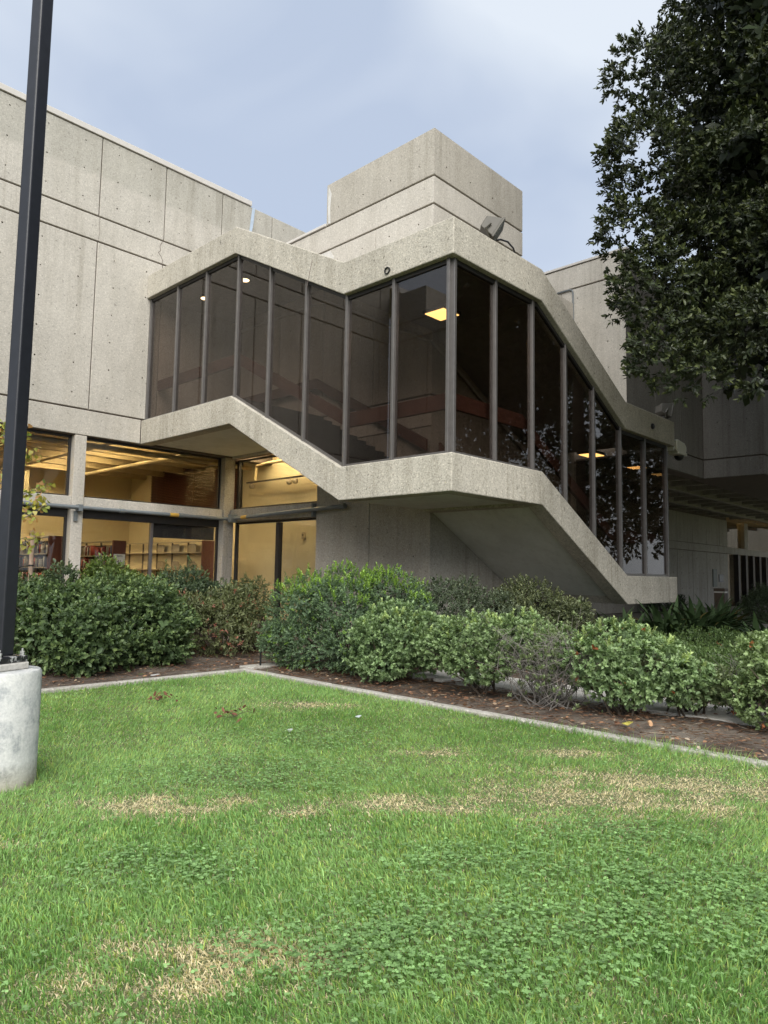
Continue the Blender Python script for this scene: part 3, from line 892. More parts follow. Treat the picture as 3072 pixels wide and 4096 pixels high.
for k, xx in enumerate((1.5, 5.6, 8.2, 10.4)):
    MB().tube([(xx, YA + 0.5, 4.72), (xx, 25.5, 4.72)], 0.06 if k % 2 else 0.04, 8).build('ceiling_pipe', M['joist'], bld, 0, True)
MB().tube([(-2, 17.75, 4.62), (12.7, 17.75, 4.62)], 0.065, 8).build('ceiling_pipe', M['joist'], bld, 0, True)
MB().tube([(-2, 19.4, 4.78), (12.7, 19.4, 4.78)], 0.03, 8).build('ceiling_pipe', M['joist'], bld, 0, True)
MB().tube([(12.5, 13.5, 4.66), (12.5, 16.6, 4.66), (12.5, 17.2, 4.62), (12.5, 17.25, 4.2)], 0.05, 8).build('ceiling_pipe', M['joist'], bld, 0, True)
# fluorescent strips between the joists (lit room)
k = 0
for yy in (18.75, 20.1, 21.45, 22.8, 24.2):
    for xx in (1.0, 5.2, 9.4):
        t = thing('strip_light', (xx, yy, 5.1), 'warm ceiling strip light in the reading room behind the left windows', 'strip light', 'reading room strip lights')
        MB().box(xx - 0.9, xx + 0.9, yy - 0.12, yy + 0.12, 5.12, 5.198).build('housing', M['white'], t)
        MB().box(xx - 0.88, xx + 0.88, yy - 0.10, yy + 0.10, 5.10, 5.118).build('tube', M['lamp_y'], t)
# track with three globe lamps in the side room
tr = thing('track_light', (12.75, 16.0, 4.3), 'ceiling track with three globe lamps before the bright yellow wall', 'track light')
MB().box(12.72, 12.78, 13.6, 18.0, 4.18, 4.22).build('track', M['dark'], tr)
for yy in (17.75, 15.95, 15.68):
    MB().lathe([(0.001, -0.09)] + [(0.09 * math.sin(a * math.pi / 8), -0.09 * math.cos(a * math.pi / 8)) for a in range(1, 8)] + [(0.001, 0.09)], (12.75, yy, 4.08), (0, 0, 1), 14).build('globe', M['shelf'], tr, 0, True)
wl = thing('strip_light', (12.3, 15.3, 5.1), 'bright warm strip light washing the yellow wall of the side room', 'strip light')
MB().box(12.0, 12.4, 13.7, 17.0, 5.12, 5.19).build('housing', M['white'], wl)
MB().box(12.05, 12.35, 13.75, 16.95, 5.10, 5.118).build('tube', M['lamp_y'], wl)
th_ = thing('wall_thermostat', (XP - 0.02, 15.52, 2.55), 'small beige thermostat box on the yellow wall behind the window', 'thermostat')
MB().box(XP - 0.05, XP - 0.002, 15.44, 15.58, 2.43, 2.63).build('housing', M['shelf'], th_, 0.01)
MB().lathe([(0.035, 0), (0.03, 0.02)], (XP - 0.05, 15.51, 2.55), (-1, 0, 0), 12).build('dial', M['upright'], th_)
# far far room lamp at the arcade window
wl = thing('strip_light', (43.5, 13.4, 5.0), 'warm strip light in the room behind the far arcade windows', 'strip light')
MB().box(41.0, 50.0, 13.3, 13.5, 5.1, 5.19).build('housing', M['white'], wl)
MB().box(41.05, 49.9, 13.32, 13.48, 5.08, 5.098).build('tube', M['lamp_panel'], wl)

# slatted blind on the partition, upper part
bl = thing('slatted_blind', (XP - 0.06, 21.4, 3.3), 'red-brown slatted blind behind the upper ground floor window', 'blind')
MB().box(XP - 0.02, XP - 0.004, 18.6, 24.3, 3.28, 5.04).build('backing', M['black'], bl)
s0 = MB().box(XP - 0.09, XP - 0.03, 18.6, 24.3, 5.0, 5.05).build('head_rail', M['blind'], bl)
base = None
for k in range(28):
    z = 3.32 + k * 0.06
    if base is None:
        base = MB().obox((XP - 0.055, 21.45, z), (0.6, 0, 0.8), (0, 1, 0), (-0.8, 0, 0.6), 0.028, 2.84, 0.004).build('slat', M['blind'], bl)
    else:
        o = base.copy()
        COL.objects.link(o)
        o.parent = bl
        o.location = (0, 0, z - 3.32)
MB().box(XP - 0.095, XP - 0.09, 21.3, 21.33, 3.3, 5.0).build('cord', M['blind'], bl)

# bookcases
def bookcase(x0, x1, ya, yb, top, label, shelves, books, sign=False):
    t = thing('bookcase', (x0, ya, 0.1), label, 'bookcase', 'bookcases in the reading room')
    MB().box(x0 - 0.02, x1 + 0.02, ya, ya + 0.05, 0.1, top).build('end_panel', M['panelwood'], t)
    MB().box(x0 + 0.14, x0 + 0.16, ya + 0.06, yb, 0.1, top - 0.12).build('back_panel', M['yellow'] if not books else M['upright'], t)
    n = int((yb - ya) / 0.93)
    for k in range(n + 1):
        MB().box(x0 + 0.10, x0 + 0.138, ya + 0.06 + k * 0.93, ya + 0.10 + k * 0.93, 0.1, top).build('upright', M['upright'], t)
    for z in shelves:
        MB().box(x0 - 0.06, x0 + 0.137, ya + 0.06, yb, z - 0.025, z).build('shelf', M['shelf'], t)
    MB().box(x0 - 0.06, x0 + 0.137, ya + 0.06, yb, top - 0.04, top - 0.015).build('top_shelf', M['shelf'], t)
    bm_ = plain('bookend_steel', (0.30, 0.26, 0.2), 0.5)
    if not books:
        for z in shelves[-2:]:
            for q in (0.42, 1.35, 2.25):
                MB().prism([(x0 + 0.02, ya + q, z), (x0 + 0.02, ya + q + 0.42, z), (x0 + 0.02, ya + q + 0.42, z + 0.2), (x0 + 0.02, ya + q + 0.36, z + 0.25), (x0 + 0.02, ya + q + 0.06, z + 0.25), (x0 + 0.02, ya + q, z + 0.2)], (0.008, 0, 0)).build('bookend', bm_, t)
    else:
        rr = random.Random(int(x0 * 100))
        v, fcs, cols = [], [], []
        pal = [(0.5, 0.47, 0.4), (0.6, 0.56, 0.48), (0.22, 0.05, 0.04), (0.10, 0.09, 0.09), (0.35, 0.30, 0.22), (0.45, 0.10, 0.07), (0.14, 0.13, 0.16)]
        for z in shelves:
            q = ya + 0.12
            while q < yb - 0.1:
                w_, h_ = rr.uniform(0.02, 0.05), rr.uniform(0.2, 0.29)
                if rr.random() < 0.12:
                    q += rr.uniform(0.05, 0.3)
                    continue
                b0 = len(v)
                mb = MB().box(x0 - 0.05 + rr.uniform(0, 0.03), x0 + 0.1, q, q + w_ - 0.003, z + 0.001, z + h_)
                v += mb.v
                fcs += [[i + b0 for i in f] for f in mb.f]
                cols += [rr.choice(pal)] * 8
                q += w_
        o = npmesh('books', np.array(v), np.array(fcs), M['dry'], t, np.array(cols))
        stuff(o)
    if sign:
        sg = MB().box(x0, x1, ya - 0.012, ya - 0.002, 1.62, 1.90).build('sign', M['paper'], t)
        cu2 = bpy.data.curves.new('tx', 'FONT')
        for body, size, z, nm in (('41', 0.12, 1.66, 'number'), ):
            cu2.body, cu2.size, cu2.extrude = body, size, 0.002
            cu2.align_x = 'CENTER'
            to = bpy.data.objects.new('tx', cu2)
            COL.objects.link(to)
            dg = bpy.context.evaluated_depsgraph_get()
            me = bpy.data.meshes.new_from_object(to.evaluated_get(dg))
            bpy.data.objects.remove(to)
            me.transform(Matrix.Translation(Vector(((x0 + x1) / 2, ya - 0.015, z)) - wloc(t)) @ Matrix.Rotation(math.pi / 2, 4, 'X'))
            me.materials.clear()
            me.materials.append(M['ink'])
            no_ = bpy.data.objects.new(nm, me)
            COL.objects.link(no_)
            no_.parent = sg
        for q in (1.855, 1.835):
            MB().box(x0 + 0.07, x1 - 0.07, ya - 0.0145, ya - 0.0125, q, q + 0.008).build('print_line', M['plaque'], sg)
SH = [0.4, 0.85, 1.10, 1.52, 1.86]
bookcase(11.42, 11.78, 18.2, 23.3, 2.38, 'nearly empty bookcase with bookends behind the rightmost lower window', [0.5, 1.0, 1.52, 2.04], False)
bookcase(8.71, 9.03, 18.2, 22.0, 2.26, 'bookcase with a white sign reading 41 on its end', SH, True, True)
bookcase(7.05, 7.36, 18.2, 22.5, 2.30, 'full bookcase seen left of the concrete window column', SH, True)
for k, xx in enumerate((5.3, 3.6)):
    bookcase(xx, xx + 0.32, 18.4, 22.5, 2.30, ('bookcase with light spines behind the wooden stake', 'leftmost bookcase, largely hidden behind the lamp post')[k], SH, True)

# grey fire pipe on the facade
fp = thing('facade_pipe', (7.2, 16.85, 2.9), 'dark grey pipe running along the facade below the beam', 'pipe')
MB().tube([(-0.2, 16.88, 2.945), (11.16, 16.88, 2.945), (11.30, 16.84, 2.95), (11.34, 16.7, 2.952), (11.34, 12.15, 3.06)], 0.05, 12).build('pipe_run', M['pipe'], fp, 0, True)
MB().tube([(11.34, 12.25, 3.055), (11.34, 12.08, 3.062)], 0.066, 14).build('end_cap', M['pipe'], fp, 0, True)
for xx in (8.25, 4.4, 9.9):
    MB().tube([(xx - 0.07, 16.88, 2.945), (xx + 0.07, 16.88, 2.945)], 0.062, 12).build('coupling', M['pipe'], fp, 0, True)
ym = plain('yellow_band', (0.55, 0.33, 0.06), 0.6)
MB().tube([(9.55, 16.88, 2.945), (9.8, 16.88, 2.945)], 0.053, 12).build('marker_band', ym, fp, 0, True)
MB().tube([(11.34, 16.2, 2.964), (11.34, 15.95, 2.97)], 0.053, 12).build('marker_band', ym, fp, 0, True)
for xx in (7.2, 3.1):
    MB().box(xx - 0.05, xx + 0.05, 16.83, 17.028, 2.86, 3.02).build('bracket', M['pipe'], fp, 0.005)
    MB().box(xx - 0.09, xx - 0.01, 16.98, 17.025, 2.62, 2.86).build('bracket_leg', M['pipe'], fp)
MB().box(11.36, 11.48, 13.27, 13.32, 2.86, 3.2).build('bracket', M['pipe'], fp, 0.005)
MB().box(11.22, 11.44, 16.55, 16.68, 2.84, 3.06).build('bracket', M['pipe'], fp, 0.005)

# conduit on wall D and a cable on the roof edge
cd = MB().tube([(XD - 0.03, 11.2, 9.60), (XD - 0.03, 9.75, 9.60), (XD - 0.03, 9.66, 9.57), (XD - 0.03, 9.63, 9.48), (XD - 0.03, 9.63, 8.3)], 0.022, 8)
tag(cd.build('conduit', M['pipe'], None, 0, True), 'thin grey conduit bending down the sunlit wall right of the tower', 'conduit')

# ------------------------------------------------------------------ flood lights
def flood(p, yaw, pitch, s, label, mat):
    t = thing('flood_light', p, label, 'flood light', 'flood lights on the stair bay roof edge')
    R_ = Matrix.Rotation(yaw, 3, 'Z') @ Matrix.Rotation(pitch, 3, 'Y')
    ax, ay, az = R_ @ Vector((1, 0, 0)), R_ @ Vector((0, 1, 0)), R_ @ Vector((0, 0, 1))
    c = Vector(p) + Vector((0, 0, 0.27 * s))
    def Q(x, y, z):
        return c + ax * (x * s) + ay * (y * s) + az * (z * s)
    # tapered housing: back smaller than the front (front towards +ax)
    b = [Q(-0.13, -0.13, -0.09), Q(-0.13, 0.13, -0.09), Q(-0.13, 0.13, 0.10), Q(-0.13, -0.13, 0.10)]
    f = [Q(0.12, -0.19, -0.16), Q(0.12, 0.19, -0.16), Q(0.12, 0.19, 0.17), Q(0.12, -0.19, 0.17)]
    MB().add(b + f, [(0, 3, 2, 1)[::-1], (4, 5, 6, 7), (0, 1, 5, 4)[::-1], (1, 2, 6, 5)[::-1], (2, 3, 7, 6)[::-1], (3, 0, 4, 7)[::-1]]).build('housing', mat, t, 0.012)
    MB().obox(Q(0.135, 0, 0.005), ax, ay, az, 0.016 * s, 0.205 * s, 0.18 * s).build('door_frame', mat, t, 0.006)
    MB().obox(Q(0.153, 0, 0.005), ax, ay, az, 0.004 * s, 0.17 * s, 0.145 * s).build('lens', M['plaque'], t)
    MB().obox(Q(-0.02, 0, 0.145), ax, ay, az, 0.05 * s, 0.06 * s, 0.012 * s).build('lid', mat, t, 0.005)
    for sd in (-1, 1):
        a, b2 = Q(0.0, 0.185 * sd, 0.0), Vector(p) + (ay * (0.10 * sd * s)) + Vector((0, 0, 0.05 * s))
        MB().tube([a, Q(-0.03, 0.19 * sd, -0.1), b2], 0.018 * s, 6).build('yoke_arm', mat, t)
    MB().lathe([(0.085 * s, 0.0), (0.085 * s, 0.05 * s), (0.05 * s, 0.09 * s), (0.05 * s, 0.13 * s)], p, (0, 0, 1), 16).build('base', mat, t, 0, True)
    return t
flood((9.98, 7.05, 7.31), math.radians(-50), math.radians(32), 1.12, 'beige flood light tilted on the roof edge in front of the tower', M['beige'])
flood((17.45, 7.05, 5.41), math.radians(-35), math.radians(12), 1.05, 'dark flood light on the low end of the stair fascia', plain('dark_enamel', (0.10, 0.095, 0.085), 0.5))
cb = MB().tube([(10.12, 7.08, 7.45), (10.35, 7.08, 7.56), (10.6, 7.09, 7.61), (10.8, 7.1, 7.56), (10.88, 7.11, 7.45), (10.88, 7.12, 7.30)], 0.018, 8)
tag(cb.build('cable', M['black'], None, 0, True), 'black cable looping from the beige flood light over the roof edge', 'cable')

# ------------------------------------------------------------------ security camera
sc_ = thing('security_camera', (17.78, 6.95, 4.84), 'cream dome security camera on a bracket at the end of the fascia', 'camera')
MB().box(17.702, 17.72, 6.9, 7.15, 4.70, 5.02).build('mount_plate', M['white'], sc_, 0.004)
MB().box(17.72, 17.95, 6.95, 7.08, 4.76, 4.96).build('arm', M['white'], sc_, 0.02)
MB().prism([(17.93, 6.90, 4.72), (18.52, 6.90, 4.72), (18.58, 6.90, 4.80), (18.56, 6.90, 4.92), (18.44, 6.90, 4.99), (18.02, 6.90, 5.03), (17.93, 6.90, 5.0)], (0, 0.24, 0)).build('housing', M['cream'], sc_, 0.03, False, 3)
MB().box(18.0, 18.54, 6.88, 7.16, 4.655, 4.73).build('skirt', M['cream'], sc_, 0.01)
MB().lathe([(0.125, 0.0)] + [(0.125 * math.cos(a * math.pi / 14), -0.125 * math.sin(a * math.pi / 14)) for a in range(1, 7)] + [(0.001, -0.125)], (18.36, 7.02, 4.655), (0, 0, 1), 20).build('dome', M['black'], sc_, 0, True)

# ------------------------------------------------------------------ signs and bollard in the arcade
pq = thing('wall_plaque', (38.1, 12.87, 1.1), 'tall dark plaque on the arcade wall', 'plaque')
MB().box(37.81, 38.41, 12.86, 12.898, 1.11, 2.02).build('plate', M['plaque'], pq, 0.005)
MB().box(37.86, 38.36, 12.852, 12.859, 1.16, 1.97).build('face', plain('plaque_face', (0.10, 0.12, 0.11), 0.5), pq)
pq = thing('wall_notice', (39.0, 12.87, 1.36), 'smaller grey notice beside the tall plaque on the arcade wall', 'notice')
MB().box(38.71, 39.37, 12.87, 12.898, 1.36, 1.76).build('board', plain('notice_grey', (0.20, 0.20, 0.21), 0.5), pq, 0.004)
MB().box(38.76, 39.32, 12.862, 12.869, 1.41, 1.71).build('face', plain('notice_face', (0.28, 0.28, 0.29), 0.5), pq)
bo = thing('bollard', (26.9, 8.9, 0.07), 'square brown bollard light with a pale band standing on the walkway', 'bollard')
bm2 = plain('bollard_bronze', (0.10, 0.075, 0.055), 0.6)
MB().box(26.72, 27.08, 8.72, 9.08, 0.05, 1.02).build('post', bm2, bo, 0.015)
MB().box(26.73, 27.07, 8.73, 9.07, 1.021, 1.07).build('light_band', M['white'], bo)
MB().box(26.71, 27.09, 8.71, 9.09, 1.071, 1.18).build('cap', bm2, bo, 0.01)

# ------------------------------------------------------------------ lamp post
lp = thing('lamp_post', (1.82, 5.42, 0), 'black square steel lamp post on a round weathered concrete footing', 'lamp post')
px, py = 1.82, 5.42
MB().lathe([(0.262, -0.1), (0.262, 0.766), (0.25, 0.784), (0.01, 0.786)], (px, py, 0), (0, 0, 1), 48).build('footing', M['footing'], lp, 0, True)
a45 = math.radians(20)
ex, ey = Vector((math.cos(a45), math.sin(a45), 0)), Vector((-math.sin(a45), math.cos(a45), 0))
MB().obox((px, py, 0.811), ex, ey, (0, 0, 1), 0.125, 0.125, 0.025).build('grout_pad', M['pave'], lp, 0.01)
MB().obox((px, py, 0.859), ex, ey, (0, 0, 1), 0.118, 0.118, 0.022).build('base_plate', M['flaked'], lp, 0.008)
MB().obox((px, py, 3.9), ex, ey, (0, 0, 1), 0.0545, 0.0545, 3.02).build('pole', M['pole'], lp, 0.014, False, 3)
for sx_, sy_ in ((-1, -1), (1, -1), (1, 1), (-1, 1)):
    q = Vector((px, py, 0)) + ex * (0.09 * sx_) + ey * (0.09 * sy_)
    MB().lathe([(0.016, 0.88), (0.016, 0.91), (0.006, 0.911), (0.006, 0.93)], q, (0, 0, 1), 6).build('bolt', M['flaked'], lp)
MB().obox((px, py, 6.95), ex, ey, (0, 0, 1), 0.3, 0.16, 0.07).build('lamp_head', M['pole'], lp, 0.02)

# ------------------------------------------------------------------ vegetation helpers
def unit(a):
    return a / np.maximum(np.linalg.norm(a, axis=-1, keepdims=True), 1e-9)

def leaves(pos, axis, nrm, L, Wd, fold=0.18, droop=0.15):
    """leaf blades of 6 vertices folded along the midrib: returns verts, quads"""
    n = len(pos)
    axis = unit(axis)
    side = unit(np.cross(axis, nrm))
    nr = np.cross(side, axis)
    L = np.broadcast_to(L, (n,))[:, None]
    Wd = np.broadcast_to(Wd, (n,))[:, None]
    b = pos
    tip = pos + axis * L - nr * (L * droop)
    l1 = pos + axis * L * 0.33 + side * Wd * 0.46 + nr * Wd * fold
    l2 = pos + axis * L * 0.70 + side * Wd * 0.40 + nr * (Wd * fold - L * droop * 0.4)
    r1 = pos + axis * L * 0.33 - side * Wd * 0.46 + nr * Wd * fold
    r2 = pos + axis * L * 0.70 - side * Wd * 0.40 + nr * (Wd * fold - L * droop * 0.4)
    v = np.stack([b, r1, r2, tip, l2, l1], 1).reshape(-1, 3)
    k = np.arange(n)[:, None] * 6
    f = np.concatenate([k + np.array([[0, 1, 2, 3]]), k + np.array([[0, 3, 4, 5]])], 0)
    return v, f

def leaves4(pos, axis, nrm, L, Wd):
    n = len(pos)
    axis = unit(axis)
    side = unit(np.cross(axis, nrm))
    nr = np.cross(side, axis)
    L = np.broadcast_to(L, (n,))[:, None]
    Wd = np.broadcast_to(Wd, (n,))[:, None]
    m = pos + axis * L * 0.48 + nr * Wd * 0.15
    v = np.stack([pos, m - side * Wd * 0.5, pos + axis * L, m + side * Wd * 0.5], 1).reshape(-1, 3)
    return v, np.arange(n)[:, None] * 4 + np.array([[0, 1, 2, 3]])

def sprigs(rng, q, d, n, L, leafL, leafW, spread=0.9, whorl=False, fold=0.18, droop=0.15, cheap=False):
    """q (k,3) sprig bases, d (k,3) directions: n leaves along each; returns verts, faces, sprig index per leaf, place along the sprig"""
    k = len(q)
    d = unit(d)
    t = np.tile(np.linspace(0.25, 1.0, n), (k, 1)) if not whorl else np.tile(np.linspace(0.72, 1.0, n), (k, 1))
    ref = unit(rng.normal(size=(k, 3)))
    e1 = unit(np.cross(d, ref))
    e2 = np.cross(d, e1)
    ph = (np.arange(n) * 2.399)[None, :] + rng.uniform(0, 6.28, (k, 1)) + rng.normal(0, 0.35, (k, n))
    rad = e1[:, None, :] * np.cos(ph)[..., None] + e2[:, None, :] * np.sin(ph)[..., None]
    sp = spread * (1.15 - 0.75 * (t - t.min()) / max(1e-6, t.max() - t.min()))
    ax = unit(d[:, None, :] * (1 - 0.25 * sp[..., None]) + rad * sp[..., None] + rng.normal(0, 0.14, (k, n, 3)))
    Ls = np.broadcast_to(np.asarray(L), (k,))[:, None, None]
    p = q[:, None, :] + d[:, None, :] * (t[..., None] * Ls)
    nr = unit(d[:, None, :] * 1.0 - ax * np.sum(d[:, None, :] * ax, -1, keepdims=True) + np.array([0, 0, 0.25]))
    ls = np.broadcast_to(np.asarray(leafL), (k,))[:, None] * rng.uniform(0.65, 1.15, (k, n))
    ws = ls * leafW
    if cheap:
        v, f = leaves4(p.reshape(-1, 3), ax.reshape(-1, 3), nr.reshape(-1, 3), ls.ravel(), ws.ravel())
    else:
        v, f = leaves(p.reshape(-1, 3), ax.reshape(-1, 3), nr.reshape(-1, 3), ls.ravel(), ws.ravel(), fold, droop)
    return v, f, np.repeat(np.arange(k), n), t.ravel()

def shell_points(rng, lobes, n, inner=0.62, outer=1.04, zmin=0.04, thin=None):
    """points in the outer shell of a union of ellipsoid lobes; lobes rows: cx,cy,cz,rx,ry,rz"""
    lb = np.asarray(lobes, float)
    area = (lb[:, 3] * lb[:, 4] + lb[:, 3] * lb[:, 5] + lb[:, 4] * lb[:, 5])
    idx = rng.choice(len(lb), size=n * 3, p=area / area.sum())
    u = unit(rng.normal(size=(n * 3, 3)))
    rad = inner + (outer - inner) * rng.uniform(0, 1, (n * 3, 1)) ** 0.6
    ctr, r = lb[idx, :3], lb[idx, 3:]
    p = ctr + u * r * rad
    keep = p[:, 2] > zmin
    for j in range(len(lb)):
        dd = np.sum(((p - lb[j, :3]) / lb[j, 3:]) ** 2, 1)
        keep &= ~((dd < 0.42) & (idx != j))
    p, u, r = p[keep][:n], u[keep][:n], r[keep][:n]
    return p, unit(u / r)

def colorize(rng, sidx, t, nv, base, tipcol=None, tipmix=0.0, var=0.25, alt=None, altp=0.0):
    """per leaf colour: variation per sprig and per leaf, young leaves at the sprig tip"""
    k = sidx.max() + 1
    sv = rng.normal(0, var * 0.6, k)[sidx] + rng.normal(0, var * 0.55, len(sidx))
    c = np.array(base)[None, :] * np.clip(1 + sv, 0.4, 1.9)[:, None]
    if tipcol is not None:
        w = np.clip((t - 0.6) / 0.4, 0, 1) * rng.uniform(0.2, 1.0, k)[sidx] * tipmix
        c = c * (1 - w[:, None]) + np.array(tipcol)[None, :] * w[:, None]
    if alt is not None:
        mk = (rng.uniform(0, 1, k) < altp)[sidx] & (rng.uniform(0, 1, len(sidx)) < 0.75)
        c[mk] = np.array(alt) * np.clip(1 + rng.normal(0, 0.3, mk.sum()), 0.4, 1.8)[:, None]
    return np.repeat(np.clip(c, 0.004, 1), nv, 0)

def stems(name, pts_from, pts_to, parent, mat, r0=0.012, r1=0.003, rng=RNG, sag=0.12, n=3, sides=4):
    mb = MB()
    for a, b in zip(pts_from, pts_to):
        a, b = Vector(a), Vector(b)
        path = []
        for i in range(n + 1):
            s = i / n
            p = a.lerp(b, s)
            p += Vector(rng.normal(0, 1, 3)) * (0.06 * (b - a).length * math.sin(s * math.pi))
            p.z += sag * math.sin(s * math.pi) * (b - a).length * 0.5
            path.append(p)
        mb.tube(path, [r0 + (r1 - r0) * i / n for i in range(n + 1)], sides, False)
    return mb.build(name, mat, parent)

def bush(name, x, y, label, lobes, n, nl, L, leafL, leafW, base, tip=None, tipmix=0.0, var=0.25, alt=None, altp=0.0, mat='leaf', group=None, whorl=False,
         up=0.5, stem_n=26, stem_mat='darktwig', r0=0.014, inner=0.62, zmin=0.05, spread=0.9, core=None, seed=1, cat='shrub', top=None, clump=26):
    """lobes relative to (x, y, 0)"""
    rng = np.random.default_rng(seed)
    t = thing(name, (x, y, 0), label, cat, group)
    lb = [(x + a, y + b, c, d * 0.97, e * 0.97, f * 0.95) for a, b, c, d, e, f in lobes]
    big = np.array(lb)
    for _ in range(clump):      # small uneven clumps riding on the big lobes
        j = rng.integers(len(big))
        u = rng.normal(size=3)
        u[2] = abs(u[2]) * 0.9 - 0.2
        u /= np.linalg.norm(u)
        rs = rng.uniform(0.22, 0.42) * float(np.min(big[j, 3:]))
        pc = big[j, :3] + u * big[j, 3:] * rng.uniform(0.85, 1.06)
        if pc[2] > zmin + 0.05:
            lb.append((*pc, rs * 1.15, rs * 1.15, rs))
    q, nrm = shell_points(rng, lb, n, inner=inner, zmin=zmin)
    d = unit(nrm + np.array([0, 0, up]) + rng.normal(0, 0.35, q.shape))
    v, f, si, tt = sprigs(rng, q - d * L * 0.6, d, nl, L * rng.uniform(0.7, 1.3, len(q)), leafL, leafW, spread, whorl)
    hz = q[:, 2]
    c = colorize(rng, si, tt, 6, base, tip, tipmix, var, alt, altp)
    V, F, Cc = [v], [f], [c]
    if top:     # fresh shoots standing above the crown: (count, length, colour, zfrac)
        cnt, ln, colr, zq = top
        cand = np.where((nrm[:, 2] > 0.55) & (hz > np.quantile(hz, zq)))[0]
        pick = rng.choice(cand, min(cnt, len(cand)), replace=False)
        d2 = unit(np.array([0, 0, 1.0]) + rng.normal(0, 0.28, (len(pick), 3)))
        v2, f2, s2, t2 = sprigs(rng, q[pick] - 0.02, d2, 11, ln * rng.uniform(0.5, 1.4, len(pick)), leafL * 1.05, leafW, 0.8)
        c2 = colorize(rng, s2, t2, 6, colr, None, 0, 0.22)
        V.append(v2); F.append(f2 + len(v)); Cc.append(c2)
    if core:    # larger leaves deep inside, base colour darkened
        qi, ni = shell_points(rng, lb, core, inner=0.15, outer=0.7, zmin=zmin)
        di = unit(rng.normal(size=qi.shape) + ni)
        v3, f3, s3, t3 = sprigs(rng, qi, di, 5, L, leafL * 1.5, leafW * 1.1, 1.0)
        b0 = sum(len(a) for a in V)
        V.append(v3); F.append(f3 + b0); Cc.append(colorize(rng, s3, t3, 6, tuple(z * 0.8 for z in base), None, 0, 0.3))
    o = npmesh('foliage', np.concatenate(V), np.concatenate(F), M[mat], t, np.concatenate(Cc))
    stuff(o)
    ends = q[rng.choice(len(q), stem_n)] - nrm[rng.choice(len(q), stem_n)] * 0.02
    starts = np.stack([x + rng.normal(0, 0.09, stem_n), y + rng.normal(0, 0.09, stem_n), np.full(stem_n, -0.02)], 1)
    stems('stem', starts, ends, t, M[stem_mat], r0, 0.003, rng)
    return t

VIB = (0.092, 0.142, 0.062)
VIBT = (0.25, 0.33, 0.10)
bush('viburnum_shrub', 4.2, 10.25, 'leafy dark green shrub directly behind the lamp post footing', [(0, 0, 0.6, 0.55, 0.62, 0.62), (-0.3, 0.4, 0.75, 0.55, 0.5, 0.6), (0.2, -0.25, 0.35, 0.45, 0.4, 0.35)],
     1500, 8, 0.16, 0.068, 0.62, VIB, VIBT, 0.5, seed=21, core=250)
bush('viburnum_shrub', 5.3, 10.75, 'large rounded dark green shrub at the left end of the kerb corner', [(-0.35, 0.1, 0.62, 0.62, 0.65, 0.72), (0.4, -0.15, 0.65, 0.62, 0.6, 0.72), (0.05, 0.4, 0.85, 0.75, 0.55, 0.56), (0.5, -0.5, 0.35, 0.42, 0.4, 0.35), (-0.3, -0.5, 0.35, 0.45, 0.4, 0.4)],
     2600, 8, 0.16, 0.068, 0.62, VIB, VIBT, 0.55, seed=22, core=400)
bush('viburnum_shrub', 5.05, 12.7, 'dark shrub around the wooden stake', [(0, 0, 0.7, 0.75, 0.6, 0.68), (-0.7, 0.2, 0.65, 0.6, 0.5, 0.6)], 1100, 8, 0.16, 0.064, 0.52, (0.08, 0.115, 0.06), VIBT, 0.3, seed=23, core=150)
bush('viburnum_shrub', 5.9, 12.35, 'yellow-green shrub top in front of the concrete window column', [(0, 0, 1.15, 0.45, 0.42, 0.46), (0.3, -0.1, 0.9, 0.5, 0.4, 0.5)], 800, 8, 0.16, 0.064, 0.52, (0.10, 0.15, 0.035), (0.24, 0.30, 0.06), 0.6, seed=24, core=100)
bush('viburnum_shrub', 7.0, 12.0, 'dark green shrub below the bookcase window', [(0, 0, 0.8, 0.65, 0.5, 0.64), (0.6, -0.1, 0.7, 0.5, 0.5, 0.6)], 1200, 8, 0.16, 0.06, 0.5, (0.075, 0.11, 0.06), VIBT, 0.25, seed=25, core=150, top=(14, 0.28, (0.07, 0.11, 0.045), 0.6))
bush('reddish_shrub', 7.25, 10.95, 'sparse reddish and olive shrub between the two big green shrubs', [(-0.15, 0, 0.45, 0.6, 0.55, 0.48), (0.3, 0.1, 0.75, 0.45, 0.45, 0.45), (0.1, -0.4, 0.3, 0.5, 0.35, 0.3), (-0.45, 0.3, 0.7, 0.4, 0.4, 0.42)],
     1150, 7, 0.15, 0.06, 0.42, (0.135, 0.155, 0.07), (0.19, 0.21, 0.085), 0.4, alt=(0.26, 0.10, 0.065), altp=0.09, seed=26, stem_mat='darktwig', core=100)
bush('olive_shrub', 7.9, 10.95, 'small olive shrub with drooping leaves beside the window', [(0, 0, 0.85, 0.4, 0.4, 0.48), (0.1, -0.1, 0.45, 0.4, 0.4, 0.4)], 600, 8, 0.16, 0.062, 0.4, (0.10, 0.12, 0.05), (0.17, 0.17, 0.06), 0.4, seed=27)
HG = (0.115, 0.175, 0.098)
bush('escallonia_hedge', 7.55, 8.0, 'tall rounded hedge shrub with bright yellow-green shoots on top', [(-0.25, 0.65, 0.75, 0.62, 0.68, 0.78), (0.05, 0.0, 0.82, 0.72, 0.75, 0.80), (0.45, -0.5, 0.85, 0.68, 0.62, 0.74), (-0.35, 0.2, 0.38, 0.5, 0.9, 0.4), (-0.2, -0.45, 0.5, 0.55, 0.5, 0.5), (-0.45, 0.75, 0.4, 0.4, 0.5, 0.4)],
     5200, 8, 0.11, 0.040, 0.5, HG, (0.19, 0.29, 0.09), 0.6, alt=(0.22, 0.36, 0.06), altp=0.06, seed=31, core=700, top=(420, 0.12, (0.22, 0.35, 0.06), 0.66), stem_n=40, clump=48)
